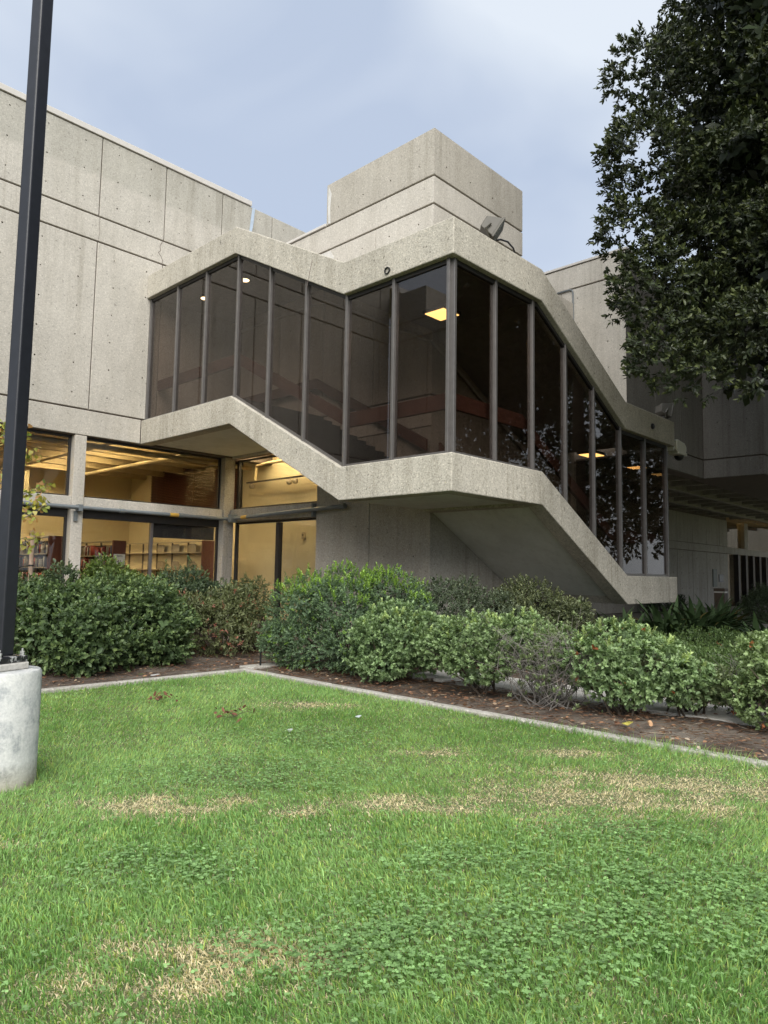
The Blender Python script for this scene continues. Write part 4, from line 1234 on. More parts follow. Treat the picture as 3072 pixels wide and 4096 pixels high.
bush('dark_hedge_shrub', 9.1, 7.1, 'dark green hedge shrub in front of the tower base', [(0, 0, 0.75, 0.8, 0.6, 0.66), (-0.4, 0.4, 0.7, 0.6, 0.6, 0.7), (0.5, -0.4, 0.65, 0.5, 0.5, 0.62)],
     2400, 8, 0.13, 0.046, 0.48, (0.088, 0.115, 0.07), (0.15, 0.175, 0.08), 0.4, seed=32, core=300)
bush('dark_hedge_shrub', 10.5, 6.45, 'dark olive shrub under the sloping stair soffit', [(0, 0, 0.7, 0.75, 0.55, 0.74), (0.6, -0.3, 0.55, 0.6, 0.45, 0.55), (-0.5, 0.1, 0.6, 0.5, 0.5, 0.6)],
     1900, 8, 0.14, 0.052, 0.5, (0.10, 0.12, 0.06), (0.19, 0.20, 0.075), 0.5, seed=33, core=250)
PIT = (0.150, 0.225, 0.105)
PITT = (0.36, 0.48, 0.22)
bush('pittosporum_shrub', 7.35, 6.75, 'dense pale green ball shrub leaning on the tall hedge', [(0.0, -0.05, 0.68, 0.60, 0.55, 0.42), (-0.2, 0.2, 0.45, 0.45, 0.42, 0.36), (0.25, -0.3, 0.5, 0.42, 0.4, 0.38), (-0.3, -0.05, 0.28, 0.35, 0.35, 0.2)],
     2100, 7, 0.09, 0.050, 0.55, PIT, PITT, 0.75, seed=41, whorl=True, core=200, stem_mat='darktwig', stem_n=22, clump=34, top=(40, 0.10, (0.38, 0.47, 0.19), 0.5))
bush('pittosporum_shrub', 7.5, 5.35, 'pale green shrub on bare dark trunks left of the dead twigs', [(0, 0.05, 0.70, 0.58, 0.55, 0.32), (0.1, -0.5, 0.70, 0.48, 0.5, 0.29), (-0.15, 0.4, 0.55, 0.46, 0.42, 0.28), (-0.3, -0.1, 0.40, 0.3, 0.45, 0.2), (0.1, -0.85, 0.58, 0.34, 0.34, 0.26), (0.05, 0.1, 0.36, 0.36, 0.4, 0.2)],
     2000, 7, 0.09, 0.050, 0.55, (0.148, 0.215, 0.10), PITT, 0.75, seed=42, whorl=True, core=70, stem_mat='darktwig', stem_n=13, zmin=0.13, r0=0.013, clump=30, top=(36, 0.10, (0.36, 0.45, 0.18), 0.5))
bush('pittosporum_shrub', 7.45, 3.5, 'pale green shrub with a bare twisted trunk right of the dead twigs', [(0, 0.05, 0.76, 0.46, 0.46, 0.25), (0.15, -0.25, 0.60, 0.44, 0.4, 0.27), (-0.15, 0.2, 0.60, 0.38, 0.4, 0.24), (0.1, 0.42, 0.5, 0.3, 0.32, 0.26), (0.25, -0.55, 0.42, 0.3, 0.3, 0.24), (0.0, 0.0, 0.34, 0.34, 0.42, 0.2)],
     1800, 7, 0.09, 0.052, 0.55, (0.155, 0.23, 0.108), PITT, 0.8, seed=43, whorl=True, core=60, stem_mat='darktwig', stem_n=12, zmin=0.14, r0=0.013, alt=(0.30, 0.10, 0.04), altp=0.008, clump=30, top=(40, 0.11, (0.38, 0.47, 0.19), 0.5))
bush('pittosporum_shrub', 8.05, 3.0, 'low grey-green shrub beside the path, right of the trunked shrub', [(0, 0, 0.36, 0.4, 0.42, 0.2), (-0.2, 0.3, 0.42, 0.3, 0.3, 0.2), (0.2, -0.35, 0.3, 0.32, 0.35, 0.18)],
     850, 7, 0.09, 0.050, 0.55, (0.15, 0.195, 0.095), (0.34, 0.40, 0.19), 0.6, seed=44, whorl=True, stem_mat='darktwig', stem_n=18, zmin=0.14, r0=0.014)
bush('pittosporum_shrub', 7.85, 2.0, 'pale green shrub cut by the right edge of the picture', [(0, 0, 0.68, 0.42, 0.42, 0.34), (-0.05, 0.15, 0.32, 0.36, 0.34, 0.26), (0.15, -0.3, 0.5, 0.4, 0.4, 0.4)],
     1400, 7, 0.09, 0.052, 0.55, (0.175, 0.235, 0.10), PITT, 0.75, seed=45, whorl=True, core=60, stem_mat='bark', stem_n=24, alt=(0.34, 0.13, 0.06), altp=0.015)

# nearly leafless twiggy shrub
def twiggy(x, y, label, w, h, n, seed, leafn):
    rng = np.random.default_rng(seed)
    t = thing('dead_shrub', (x, y, 0), label, 'shrub')
    mb = MB()
    tips = []
    for i in range(n):
        a = rng.uniform(0, 6.28)
        b = Vector((x + rng.normal(0, 0.1), y + rng.normal(0, 0.12), 0))
        rr_ = w * rng.uniform(0.3, 1.0)
        e = Vector((x + math.cos(a) * rr_, y + math.sin(a) * rr_ * 1.2, h * rng.uniform(0.45, 1.0)))
        mid = b.lerp(e, 0.5) + Vector(rng.normal(0, 0.13, 3))
        mb.tube([b, b.lerp(mid, 0.6) + Vector(rng.normal(0, 0.03, 3)), mid, mid.lerp(e, 0.5) + Vector(rng.normal(0, 0.04, 3)), e], [0.009, 0.006, 0.0045, 0.003, 0.002], 4, False)
        for k in range(11):
            s = mid.lerp(e, rng.uniform(0, 1))
            q = s + Vector(rng.normal(0, 0.15, 3)) + Vector((0, 0, 0.03))
            mb.tube([s, s.lerp(q, 0.5) + Vector(rng.normal(0, 0.02, 3)), q], [0.003, 0.0022, 0.0014], 3, False)
            tips.append(q)
    mb.build('twigs', M['twig'], t)
    tips = np.array([tuple(p) for p in tips])
    pick = tips[rng.choice(len(tips), leafn)]
    d = unit(rng.normal(0, 0.5, pick.shape) + np.array([0, 0, 0.8]))
    v, f, si, tt = sprigs(rng, pick - d * 0.05, d, 6, 0.08, 0.042, 0.5, 0.9, True)
    stuff(npmesh('foliage', v, f, M['leaf'], t, colorize(rng, si, tt, 6, (0.13, 0.155, 0.075), PITT, 0.6)))
twiggy(7.3, 4.3, 'grey tangle of mostly bare twigs between the two trunked shrubs', 0.62, 0.9, 60, 51, 620)
twiggy(8.35, 2.45, 'small tangle of bare grey twigs near the right edge', 0.38, 0.62, 32, 52, 40)

# plants under and beyond the stair
def strap_plant(x, y, label, n, L, Wd, seed, col=(0.036, 0.062, 0.024), group='strap leaved plants under the stair'):
    rng = np.random.default_rng(seed)
    t = thing('strap_leaf_plant', (x, y, 0), label, 'plant', group)
    V, F, Cc = [], [], []
    for i in range(n):
        a = rng.uniform(0, 6.28)
        lean = rng.uniform(0.25, 1.15)
        ln = L * rng.uniform(0.65, 1.1)
        out_ = np.array([math.cos(a), math.sin(a), 0])
        b = np.array([x, y, 0]) + out_ * rng.uniform(0, 0.2) + rng.normal(0, 0.08, 3) * [1, 1, 0]
        side = np.array([-math.sin(a), math.cos(a), 0])
        k0 = sum(len(q) for q in V)
        pts = []
        for j in range(6):
            s = j / 5
            p = b + out_ * (lean * ln * s * (0.4 + 0.6 * s)) + np.array([0, 0, ln * (s * (1.0 - 0.15 * lean) - 0.75 * lean * s ** 2.3)])
            w_ = Wd * max(0.02, math.sin(min(1.0, 0.12 + s * 0.95) * math.pi) ** 0.8)
            pts += [p - side * w_ * 0.5 + np.array([0, 0, w_ * 0.15]), p, p + side * w_ * 0.5 + np.array([0, 0, w_ * 0.15])]
        V.append(np.array(pts))
        fc = []
        for j in range(5):
            fc += [(k0 + j * 3, k0 + j * 3 + 1, k0 + j * 3 + 4, k0 + j * 3 + 3), (k0 + j * 3 + 1, k0 + j * 3 + 2, k0 + j * 3 + 5, k0 + j * 3 + 4)]
        F += fc
        c = np.array(col) * rng.uniform(0.7, 1.5)
        if rng.random() < 0.07:
            c = np.array((0.09, 0.075, 0.02))
        Cc.append(np.tile(c, (18, 1)))
    o = npmesh('foliage', np.concatenate(V), np.array(F), M['leaf_strap'], t, np.concatenate(Cc))
    stuff(o)
for i, (x_, y_, n_, L_, lb) in enumerate(((14.2, 6.6, 60, 0.95, 'dark strap leaved clump deep under the lowest stair soffit'), (15.3, 6.2, 80, 1.15, 'dark strap leaved clump below the left of the lowest stair sill'),
                                          (16.2, 5.9, 90, 1.25, 'broad strap leaved clump below the middle of the lowest sill'), (17.3, 5.9, 90, 1.3, 'tallest strap leaved clump at the right end of the sill'),
                                          (18.4, 6.1, 70, 1.1, 'strap leaved clump leaning over the walkway right of the sill'), (15.6, 4.3, 40, 0.95, 'dark strap leaved plant at the right edge of the picture'))):
    strap_plant(x_, y_, lb, int(n_ * 1.3), L_ * 1.25, 0.13, 60 + i)
bush('arcade_shrub', 26.4, 7.3, 'loose grey-green shrub on the right beyond the bollard', [(0, 0, 0.55, 1.1, 0.7, 0.6), (1.2, 0.2, 0.6, 0.9, 0.7, 0.6)], 900, 8, 0.25, 0.10, 0.32, (0.06, 0.085, 0.045), (0.12, 0.15, 0.07), 0.4, seed=71)
bush('arcade_shrub', 29.5, 11.9, 'small shrub at the foot of the arcade wall behind the bollard', [(0, 0, 0.4, 1.6, 0.5, 0.55)], 500, 8, 0.25, 0.10, 0.35, (0.06, 0.085, 0.045), None, 0, seed=72)
bush('low_green_shrub', 14.6, 7.6, 'low dark shrub under the stair beside the strap leaves', [(-1.6, 0.2, 0.4, 0.7, 0.5, 0.45), (-0.6, 0.3, 0.35, 0.6, 0.5, 0.4)], 700, 8, 0.14, 0.05, 0.5, (0.055, 0.08, 0.04), None, 0, seed=73)

# ferny ground cover
def ground_cover():
    rng = np.random.default_rng(81)
    n = 5200
    x_ = rng.uniform(9.0, 16.5, n)
    y_ = rng.uniform(1.5, 6.0, n)
    k = ((x_ - 12.4) / 3.7) ** 2 + ((y_ - 4.0) / 2.3) ** 2 < 1 + rng.normal(0, 0.12, n)
    x_, y_ = x_[k], y_[k]
    h = 0.28 + 0.14 * np.sin(x_ * 2.3 + 1) * np.cos(y_ * 2.7) + rng.uniform(-0.1, 0.1, len(x_))
    q = np.stack([x_, y_, np.maximum(h, 0.03)], 1)
    d = unit(rng.normal(0, 0.5, q.shape) + np.array([0, 0, 0.9]))
    v, f, si, tt = sprigs(rng, q, d, 9, 0.15, 0.05, 0.45, 0.9, cheap=True)
    c = colorize(rng, si, tt, 4, (0.075, 0.125, 0.04), (0.15, 0.21, 0.06), 0.5, 0.3, (0.25, 0.10, 0.05), 0.01)
    stuff(npmesh('ground_cover', v, f, M['leaf'], None, c), 'low ferny green ground cover between the pale shrubs and the stair', 'ground cover')
ground_cover()

# ------------------------------------------------------------------ ginkgo sapling and stake
def ginkgo():
    rng = np.random.default_rng(91)
    bx, by = 3.72, 11.35
    t = thing('ginkgo_sapling', (bx, by, 0), 'thin young tree with yellowing fan leaves behind the lamp post', 'tree')
    mb = MB()
    tk = [Vector((bx, by, 0)), Vector((bx + 0.03, by - 0.02, 1.2)), Vector((bx - 0.05, by + 0.03, 2.4)), Vector((bx + 0.02, by, 3.4)), Vector((bx + 0.1, by - 0.05, 4.1))]
    mb.tube(tk, [0.035, 0.03, 0.024, 0.015, 0.004], 8)
    tips = []
    def br(a, e, r):
        m_ = a.lerp(e, 0.5) + Vector(rng.normal(0, 0.03, 3))
        mb.tube([a, m_, e], [r, r * 0.7, 0.003], 5, False)
        for s in np.linspace(0.3, 1, 6):
            tips.append(a.lerp(e, s) + Vector(rng.normal(0, 0.02, 3)))
    cr3, cu3 = cr, cu
    for z, dx, dz in ((2.1, 0.62, 0.35), (2.0, 0.45, 0.55), (2.5, 0.5, 0.25), (2.9, 0.42, 0.3), (1.7, 0.4, 0.25), (2.3, -0.5, 0.4), (2.7, -0.4, 0.4), (3.2, 0.3, 0.4), (3.3, -0.25, 0.4), (3.6, 0.2, 0.3), (1.9, -0.5, 0.3), (3.0, 0.05, 0.5)):
        a = Vector((bx, by, z))
        e = a + cr3 * dx + Vector((0, 0, dz)) + cf * rng.normal(0, 0.25)
        br(a, e, 0.012)
    mb.build('trunk', M['twig'], t)
    p = np.array([tuple(q) for q in tips])
    q = np.repeat(p, 9, 0) + rng.normal(0, 0.05, (len(p) * 9, 3))
    ax = unit(rng.normal(0, 0.6, q.shape) + np.array([0, 0, -0.5]))
    nr = unit(rng.normal(0, 1, q.shape))
    L = rng.uniform(0.05, 0.075, len(q))
    # fan shape: widest beyond the middle
    side = unit(np.cross(ax, nr))
    Lc = L[:, None]
    v = np.stack([q, q + ax * Lc * 0.75 - side * Lc * 0.6, q + ax * Lc * 1.0 - side * Lc * 0.25, q + ax * Lc * 0.92, q + ax * Lc * 1.0 + side * Lc * 0.25, q + ax * Lc * 0.75 + side * Lc * 0.6], 1).reshape(-1, 3)
    k = np.arange(len(q))[:, None] * 6
    f = np.concatenate([k + np.array([[0, 1, 2, 3]]), k + np.array([[0, 3, 4, 5]])], 0)
    pal = np.array([(0.42, 0.38, 0.07), (0.30, 0.34, 0.08), (0.40, 0.22, 0.09), (0.20, 0.27, 0.06), (0.48, 0.42, 0.12)])
    c = np.repeat(pal[rng.choice(5, len(q), p=[0.3, 0.3, 0.14, 0.1, 0.16])] * rng.uniform(0.7, 1.2, (len(q), 1)), 6, 0)
    stuff(npmesh('crown', v, f, M['leaf'], t, c))
ginkgo()
st = thing('tree_stake', (4.36, 11.95, 0), 'weathered round wooden tree stake with a black tie', 'stake')
MB().tube([(4.36, 11.95, -0.1), (4.362, 11.95, 1.0), (4.36, 11.95, 2.06), (4.36, 11.95, 2.09)], [0.036, 0.034, 0.035, 0.028], 12).build('post', M['stake'], st, 0, True)
MB().lathe([(0.038, 0), (0.041, 0.012), (0.038, 0.024)], (4.36, 11.95, 1.52), (0.1, 0.05, 1), 14).build('tie_loop', M['black'], st, 0, True)
MB().tube([(4.33, 11.93, 1.53), (4.1, 11.75, 1.50), (3.76, 11.38, 1.5)], 0.008, 6).build('tie_strap', M['black'], st)

# ------------------------------------------------------------------ big dark ficus on the right
def ficus():
    rng = np.random.default_rng(101)
    cx, cy_ = 14.42, 1.62
    t = thing('ficus_tree', (cx, cy_, 0), 'huge dark evergreen tree overhanging the right side of the picture', 'tree')
    mb = MB()
    mb.tube([(cx, cy_, -0.1), (cx + 0.05, cy_, 1.2), (cx - 0.05, cy_ + 0.1, 3.0), (cx, cy_ + 0.1, 6.0), (cx, cy_, 14.5)], [0.55, 0.42, 0.36, 0.26, 0.1], 14)
    lobes = []
    def R(z):
        return 3.92 + 0.22 * math.sin(z * 1.9)
    # surface lobes
    for z in np.arange(5.95, 19.5, 0.95):
        n = 13
        for k in range(n):
            a = 2 * math.pi * (k + rng.uniform(-0.3, 0.3)) / n + z * 0.7
            rr_ = rng.uniform(0.8, 1.3)
            r0 = (R(z) if z < 15 else R(z) * max(0.25, 1 - ((z - 15) / 5.5) ** 2)) - rr_ * 0.9
            lobes.append((cx + math.cos(a) * r0, cy_ + math.sin(a) * r0, z + rng.uniform(-0.4, 0.4), rr_, rr_, rr_ * 0.62))
    # hanging skirts towards the building and the camera
    for x_, y_, z_, r_ in ((11.3, 4.9, 7.2, 0.75), (11.05, 4.57, 6.3, 0.7), (10.85, 4.3, 5.3, 0.62), (11.35, 4.8, 8.0, 0.75), (11.3, 4.75, 8.8, 0.7), (11.5, 4.3, 6.9, 0.7), (11.4, 4.0, 5.9, 0.7), (10.75, 4.35, 5.0, 0.55), (10.7, 3.9, 4.55, 0.55), (10.55, 4.3, 4.75, 0.5), (10.95, 4.55, 5.9, 0.7), (10.9, 4.9, 7.2, 0.6), (11.0, 4.7, 8.4, 0.75), (11.05, 4.55, 9.9, 0.8), (11.2, 3.5, 5.25, 0.6), (9.9, 2.7, 4.0, 0.28), (10.9, 3.0, 5.2, 0.6)):
        lobes.append((x_, y_, z_, r_, r_, r_ * 0.8))
    lb = np.array(lobes)
    for k in range(9):
        j = rng.integers(len(lb))
        mb.tube([(cx, cy_, 3.0 + 0.4 * k), ((cx + lb[j, 0]) / 2, (cy_ + lb[j, 1]) / 2, (3.0 + 0.4 * k + lb[j, 2]) / 2 + 0.6), tuple(lb[j, :3])], [0.12, 0.08, 0.02], 6, False)
    mb.build('trunk', M['darktwig'], t)
    # dense leaves where the tree can be seen from the lawn, coarser ones on the far side
    ang = (lb[:, 0] - cx) * (-0.94) + (lb[:, 1] - cy_) * 0.33
    near = (ang > 0.2) & (lb[:, 2] < 13.2)
    def make(sub, n, leafL, nl, L, cheap=False):
        q, nrm = shell_points(rng, sub, int(n * 1.45), inner=0.6, outer=1.04, zmin=2.5)
        kk = (nrm[:, 2] > -0.3) | (rng.uniform(0, 1, len(nrm)) < 0.12)      # sprigs grow on the upper, outer side of each bough
        q, nrm = q[kk][:n], nrm[kk][:n]
        d = unit(nrm + np.array([0, 0, 0.15]) + rng.normal(0, 0.45, q.shape))
        v, f, si, tt = sprigs(rng, q - d * L * 0.75, d, nl, L * rng.uniform(0.7, 1.3, len(q)), leafL, 0.46, 0.95, False, 0.12, 0.1, cheap)
        c = colorize(rng, si, tt, 4 if cheap else 6, (0.027, 0.037, 0.016), (0.125, 0.145, 0.045), 0.65, 0.38)
        return v, f, c
    a = make(lb[near], 17800, 0.094, 9, 0.14)
    b = make(lb[~near], 5200, 0.20, 8, 0.3, True)
    # inner mass
    ra_, rt_ = 3.3 * rng.uniform(0, 1, 5200) ** 0.5, rng.uniform(0, 6.283, 5200)
    qi = np.stack([cx + ra_ * np.cos(rt_), cy_ + ra_ * np.sin(rt_), rng.uniform(5.4, 18.0, 5200)], 1)
    vi, fi, si, ti = sprigs(rng, qi, rng.normal(size=qi.shape), 6, 0.4, 0.28, 0.55, 1.0, cheap=True)
    ci = colorize(rng, si, ti, 4, (0.03, 0.042, 0.02), None, 0, 0.3)
    V = np.concatenate([a[0], b[0], vi])
    F = np.concatenate([a[1], b[1] + len(a[0]), fi + len(a[0]) + len(b[0])])
    o = npmesh('crown', V, F, M['leaf_gloss'], t, np.concatenate([a[2], b[2], ci]))
    stuff(o)
ficus()
def far_tree(x, y, label, r, z0, z1, seed, n=2600):
    rng = np.random.default_rng(seed)
    t = thing('plaza_tree', (x, y, 0), label, 'tree', 'trees mirrored in the stair glass')
    MB().tube([(x, y, -0.1), (x, y, 2), (x + 0.1, y, z0 + 2)], [0.4, 0.3, 0.15], 10).build('trunk', M['bark'], t, 0, True)
    lobes = []
    for k in range(26):
        u = rng.normal(size=3)
        u /= np.linalg.norm(u)
        rr_ = r * rng.uniform(0.28, 0.45)
        lobes.append((x + u[0] * (r - rr_), y + u[1] * (r - rr_), (z0 + z1) / 2 + u[2] * ((z1 - z0) / 2 - rr_), rr_, rr_, rr_ * 0.8))
    q, nrm = shell_points(rng, lobes, n, inner=0.3, outer=1.08, zmin=z0 * 0.7)
    d = unit(nrm + rng.normal(0, 0.5, q.shape))
    v, f, si, tt = sprigs(rng, q, d, 7, 0.4, 0.26, 0.5, 0.95, cheap=True)
    stuff(npmesh('crown', v, f, M['leaf_gloss'], t, colorize(rng, si, tt, 4, (0.035, 0.055, 0.022), (0.08, 0.10, 0.03), 0.5, 0.3)))
far_tree(22.5, -3.5, 'dark leafy tree mirrored in the right flank of the stair glass', 5.2, 1.8, 16, 111, 3600)
far_tree(21.2, 2.6, 'unseen dark tree added behind the big ficus to shade the arcade', 4.9, 7.0, 17.5, 115, 5200)  # out of sight; added and shaped to keep light off the arcade walls
far_tree(29.5, -1.0, 'dark tree further right, mirrored in the lowest stair panes', 5.0, 1.6, 14, 112)
far_tree(17.5, -9.5, 'dark tree behind the ficus, mirrored in the middle stair panes', 5.5, 1.6, 15, 113)
far_tree(36.0, 0.5, 'farthest dark tree, mirrored beside the end mullion', 5.0, 1.6, 13, 114)
# ------------------------------------------------------------------ lawn
def dist2(x, y, cx, cy_, rx, ry, ang=0.0):
    c, s = math.cos(ang), math.sin(ang)
    dx, dy = x - cx, y - cy_
    return ((c * dx + s * dy) / rx) ** 2 + ((-s * dx + c * dy) / ry) ** 2
# straw-coloured patches and clover patches (centre, radii, angle on the ground)
STRAW = [(4.9, 2.3, 0.95, 0.55, -0.7), (2.40, 4.25, 0.42, 0.28, -0.7), (2.75, 4.0, 0.2, 0.14, -0.7), (5.15, 2.05, 0.9, 0.5, -0.6), (4.45, 2.5, 0.35, 0.3, -0.6), (3.62, 3.12, 0.5, 0.22, -0.8), (4.05, 2.8, 0.3, 0.2, -0.8), (1.52, 2.45, 0.45, 0.24, -0.75), (1.8, 2.3, 0.25, 0.16, -0.75),
         (5.32, 6.24, 0.5, 0.18, -0.8), (1.35, 4.25, 0.18, 0.12, -0.7), (5.6, 1.6, 0.5, 0.35, -0.6), (3.0, 3.5, 0.25, 0.12, -0.8), (5.6, 3.1, 0.35, 0.15, -0.7), (4.8, 3.9, 0.3, 0.12, -0.8)]
CLOVER = [(3.4, 1.45, 0.8, 0.5, -0.7), (2.2, 2.05, 0.55, 0.3, -0.75), (2.6, 1.6, 0.4, 0.3, -0.7), (3.1, 2.2, 0.5, 0.25, -0.8), (3.2, 4.4, 0.9, 0.5, -0.8), (4.2, 5.0, 0.7, 0.4, -0.8), (1.9, 3.3, 0.4, 0.25, -0.8), (3.9, 1.9, 0.5, 0.3, -0.7)]
def field(x, y, lst):
    w = np.zeros(len(x))
    wob = 0.35 * np.sin(x * 9.1 + y * 4.3) + 0.3 * np.sin(x * 5.3 - y * 11.7 + 2) + 0.25 * np.sin(x * 21 + y * 17)
    for p in lst:
        w = np.maximum(w, 1.05 - np.sqrt(dist2(x, y, *p)) * 0.72)
    return np.clip(np.clip(w, 0, 1) * (1.0 + 0.9 * wob), 0, 1)

def lawn():
    rng = np.random.default_rng(121)
    n = 640000
    # polar sampling about the camera so that density falls with distance
    yaw = math.radians(43.66)
    th2 = yaw + rng.uniform(-0.66, 0.66, n)
    r = (1.5 ** 0.72 + (13.5 ** 0.72 - 1.5 ** 0.72) * rng.uniform(0, 1, n)) ** (1 / 0.72)
    x, y = r * np.cos(th2), r * np.sin(th2)
    k = (x < LX1 + 0.03 * rng.normal(size=n) + 0.09 * np.clip((4.6 - y) / 1.6, 0, 1) * rng.uniform(0, 1, n)) & (y < LY1 + 0.03 * rng.normal(size=n)) & (np.hypot(x - 1.82, y - 5.42) > 0.27)
    x, y, r = x[k], y[k], r[k]
    sw = np.clip(field(x, y, STRAW) + 0.42 * field(x, y, [(a, b, c * 1.9, d * 2.0, e) for a, b, c, d, e in STRAW]) - 0.15, 0, 1)
    cw = field(x, y, CLOVER)
    u = rng.uniform(0, 1, len(x))
    k = u > np.maximum(sw * 0.15, cw * 0.3)
    x, y, r, sw, cw = x[k], y[k], r[k], sw[k], cw[k]
    n = len(x)
    # clumpy height
    ht = 0.5 + 0.25 * np.sin(x * 3.1 + y * 1.7) * np.sin(y * 2.6 - x * 1.2) + 0.25 * np.sin(x * 7.7 + 1) * np.sin(y * 8.9)
    h = (0.018 + 0.030 * np.clip(ht, 0, 1)) * rng.uniform(0.45, 1.45, n) * np.where(rng.uniform(0, 1, n) < 0.04, 1.6, 1.0)
    tone0 = 0.5 + 0.5 * np.sin(x * 2.9 + 1.1 * np.sin(y * 1.7)) * np.sin(y * 2.3 - 0.4)
    dead = rng.uniform(0, 1, n) < np.clip(sw * 0.9 + 0.06 + 0.07 * (tone0 > 0.7), 0, 0.95)
    h = np.where(dead, h * 0.55, h)
    # longer fringe along the kerbs and the footing
    edge = np.minimum(np.minimum(LX1 - x, LY1 - y), np.hypot(x - 1.82, y - 5.42) - 0.27)
    h *= 1 + (0.7 + 0.9 * np.clip((4.6 - y) / 1.5, 0, 1) * (x > 5)) * np.exp(-np.maximum(edge, 0) / 0.07)
    wd = (0.0030 + 0.00068 * r) * rng.uniform(0.7, 1.3, n)
    a = rng.uniform(0, 6.283, n)
    lean = np.where(dead, rng.uniform(0.6, 1.8, n), rng.uniform(0.15, 0.95, n))
    flow = np.stack([np.cos(1.3 * np.sin(x * 0.9) + y), np.sin(1.1 * np.cos(y * 0.8) + x)], 1) * 0.25
    dx = np.cos(a) * lean + flow[:, 0]
    dy = np.sin(a) * lean + flow[:, 1]
    a2 = rng.uniform(0, 6.283, n)
    sx_, sy_ = np.cos(a2) * wd * 0.5, np.sin(a2) * wd * 0.5
    z0 = np.zeros(n)
    b0 = np.stack([x - sx_, y - sy_, z0], 1)
    b1 = np.stack([x + sx_, y + sy_, z0], 1)
    mx_, my_ = x + dx * h * 0.35, y + dy * h * 0.35
    mz = h * 0.62
    m0 = np.stack([mx_ - sx_ * 0.85, my_ - sy_ * 0.85, mz], 1)
    m1 = np.stack([mx_ + sx_ * 0.85, my_ + sy_ * 0.85, mz], 1)
    tp_ = np.stack([x + dx * h, y + dy * h, h * np.clip(1.05 - 0.35 * lean, 0.3, 1)], 1)
    nearb = r < 4.6
    ni, fi = np.where(nearb)[0], np.where(~nearb)[0]
    v = np.concatenate([np.stack([b0[ni], b1[ni], m0[ni], m1[ni], tp_[ni]], 1).reshape(-1, 3), np.stack([b0[fi], b1[fi], tp_[fi]], 1).reshape(-1, 3)])
    i = np.arange(len(ni))[:, None] * 5
    i3 = len(ni) * 5 + np.arange(len(fi))[:, None] * 3
    f = np.concatenate([i + np.array([[0, 1, 2]]), i + np.array([[1, 3, 2]]), i + np.array([[2, 3, 4]]), i3 + np.array([[0, 1, 2]])], 0)
    tone = np.clip(0.5 + 0.32 * np.sin(x * 1.7 + 0.6 * np.sin(y * 2.1)) * np.sin(y * 1.9 + 0.5) + 0.22 * np.sin(x * 6.3 + 2 * np.sin(y * 3.1)) * np.sin(y * 5.7 + 1) + 0.2 * np.sin(x * 13.1 + y * 5.9) * np.sin(y * 14.3 - x * 4.1), 0, 1)
    g1, g2 = np.array((0.160, 0.305, 0.084)), np.array((0.300, 0.465, 0.170))
    c = g1 * (1 - tone[:, None]) + g2 * tone[:, None]
    c = c * np.clip(1 + rng.normal(0, 0.25, n), 0.45, 1.8)[:, None]
    yl = rng.uniform(0, 1, n) < 0.16
    c[yl] = c[yl] * np.array((1.5, 1.15, 0.9))
    st_ = np.array((0.70, 0.60, 0.41)) * np.clip(1 + rng.normal(0, 0.25, n), 0.5, 1.5)[:, None]
    c[dead] = st_[dead]
    c5 = np.concatenate([np.repeat(c[ni], 5, 0), np.repeat(c[fi], 3, 0)])
    stuff(npmesh('grass', v, f, M['blade'], None, np.clip(c5, 0.005, 1)), 'green lawn grass with straw-coloured worn patches', 'grass')
    # clover
    n = 80000
    r = (1.5 ** 0.9 + (8.0 ** 0.9 - 1.5 ** 0.9) * rng.uniform(0, 1, n)) ** (1 / 0.9)
    th2 = yaw + rng.uniform(-0.64, 0.64, n)
    x, y = r * np.cos(th2), r * np.sin(th2)
    cw = field(x, y, CLOVER)
    k = (rng.uniform(0, 1, n) < cw * 0.9 + 0.035) & (x < LX1 - 0.1) & (y < LY1 - 0.1) & (np.hypot(x - 1.82, y - 5.42) > 0.3)
    x, y = x[k], y[k]
    n = len(x)
    h = rng.uniform(0.025, 0.062, n)
    ctr = np.stack([x, y, h], 1)
    V, F, Cc = [], [], []
    a0 = rng.uniform(0, 6.28, n)
    cc = np.array((0.205, 0.345, 0.125)) * np.clip(1 + rng.normal(0, 0.25, n), 0.5, 1.7)[:, None]
    for j in range(3):
        a = a0 + j * 2.094
        ax = np.stack([np.cos(a), np.sin(a), rng.uniform(-0.15, 0.25, n)], 1)
        nr = np.tile(np.array([0, 0, 1.0]), (n, 1)) + rng.normal(0, 0.15, (n, 3))
        L = rng.uniform(0.010, 0.018, n)
        v, f = leaves4(ctr, ax, nr, L, L * 1.05)
        F.append(f + sum(len(q) for q in V)); V.append(v); Cc.append(np.repeat(cc, 4, 0))
    stuff(npmesh('clover', np.concatenate(V), np.concatenate(F), M['leaf'], None, np.concatenate(Cc)), 'patches of dark clover leaves among the lawn grass', 'clover')
lawn()

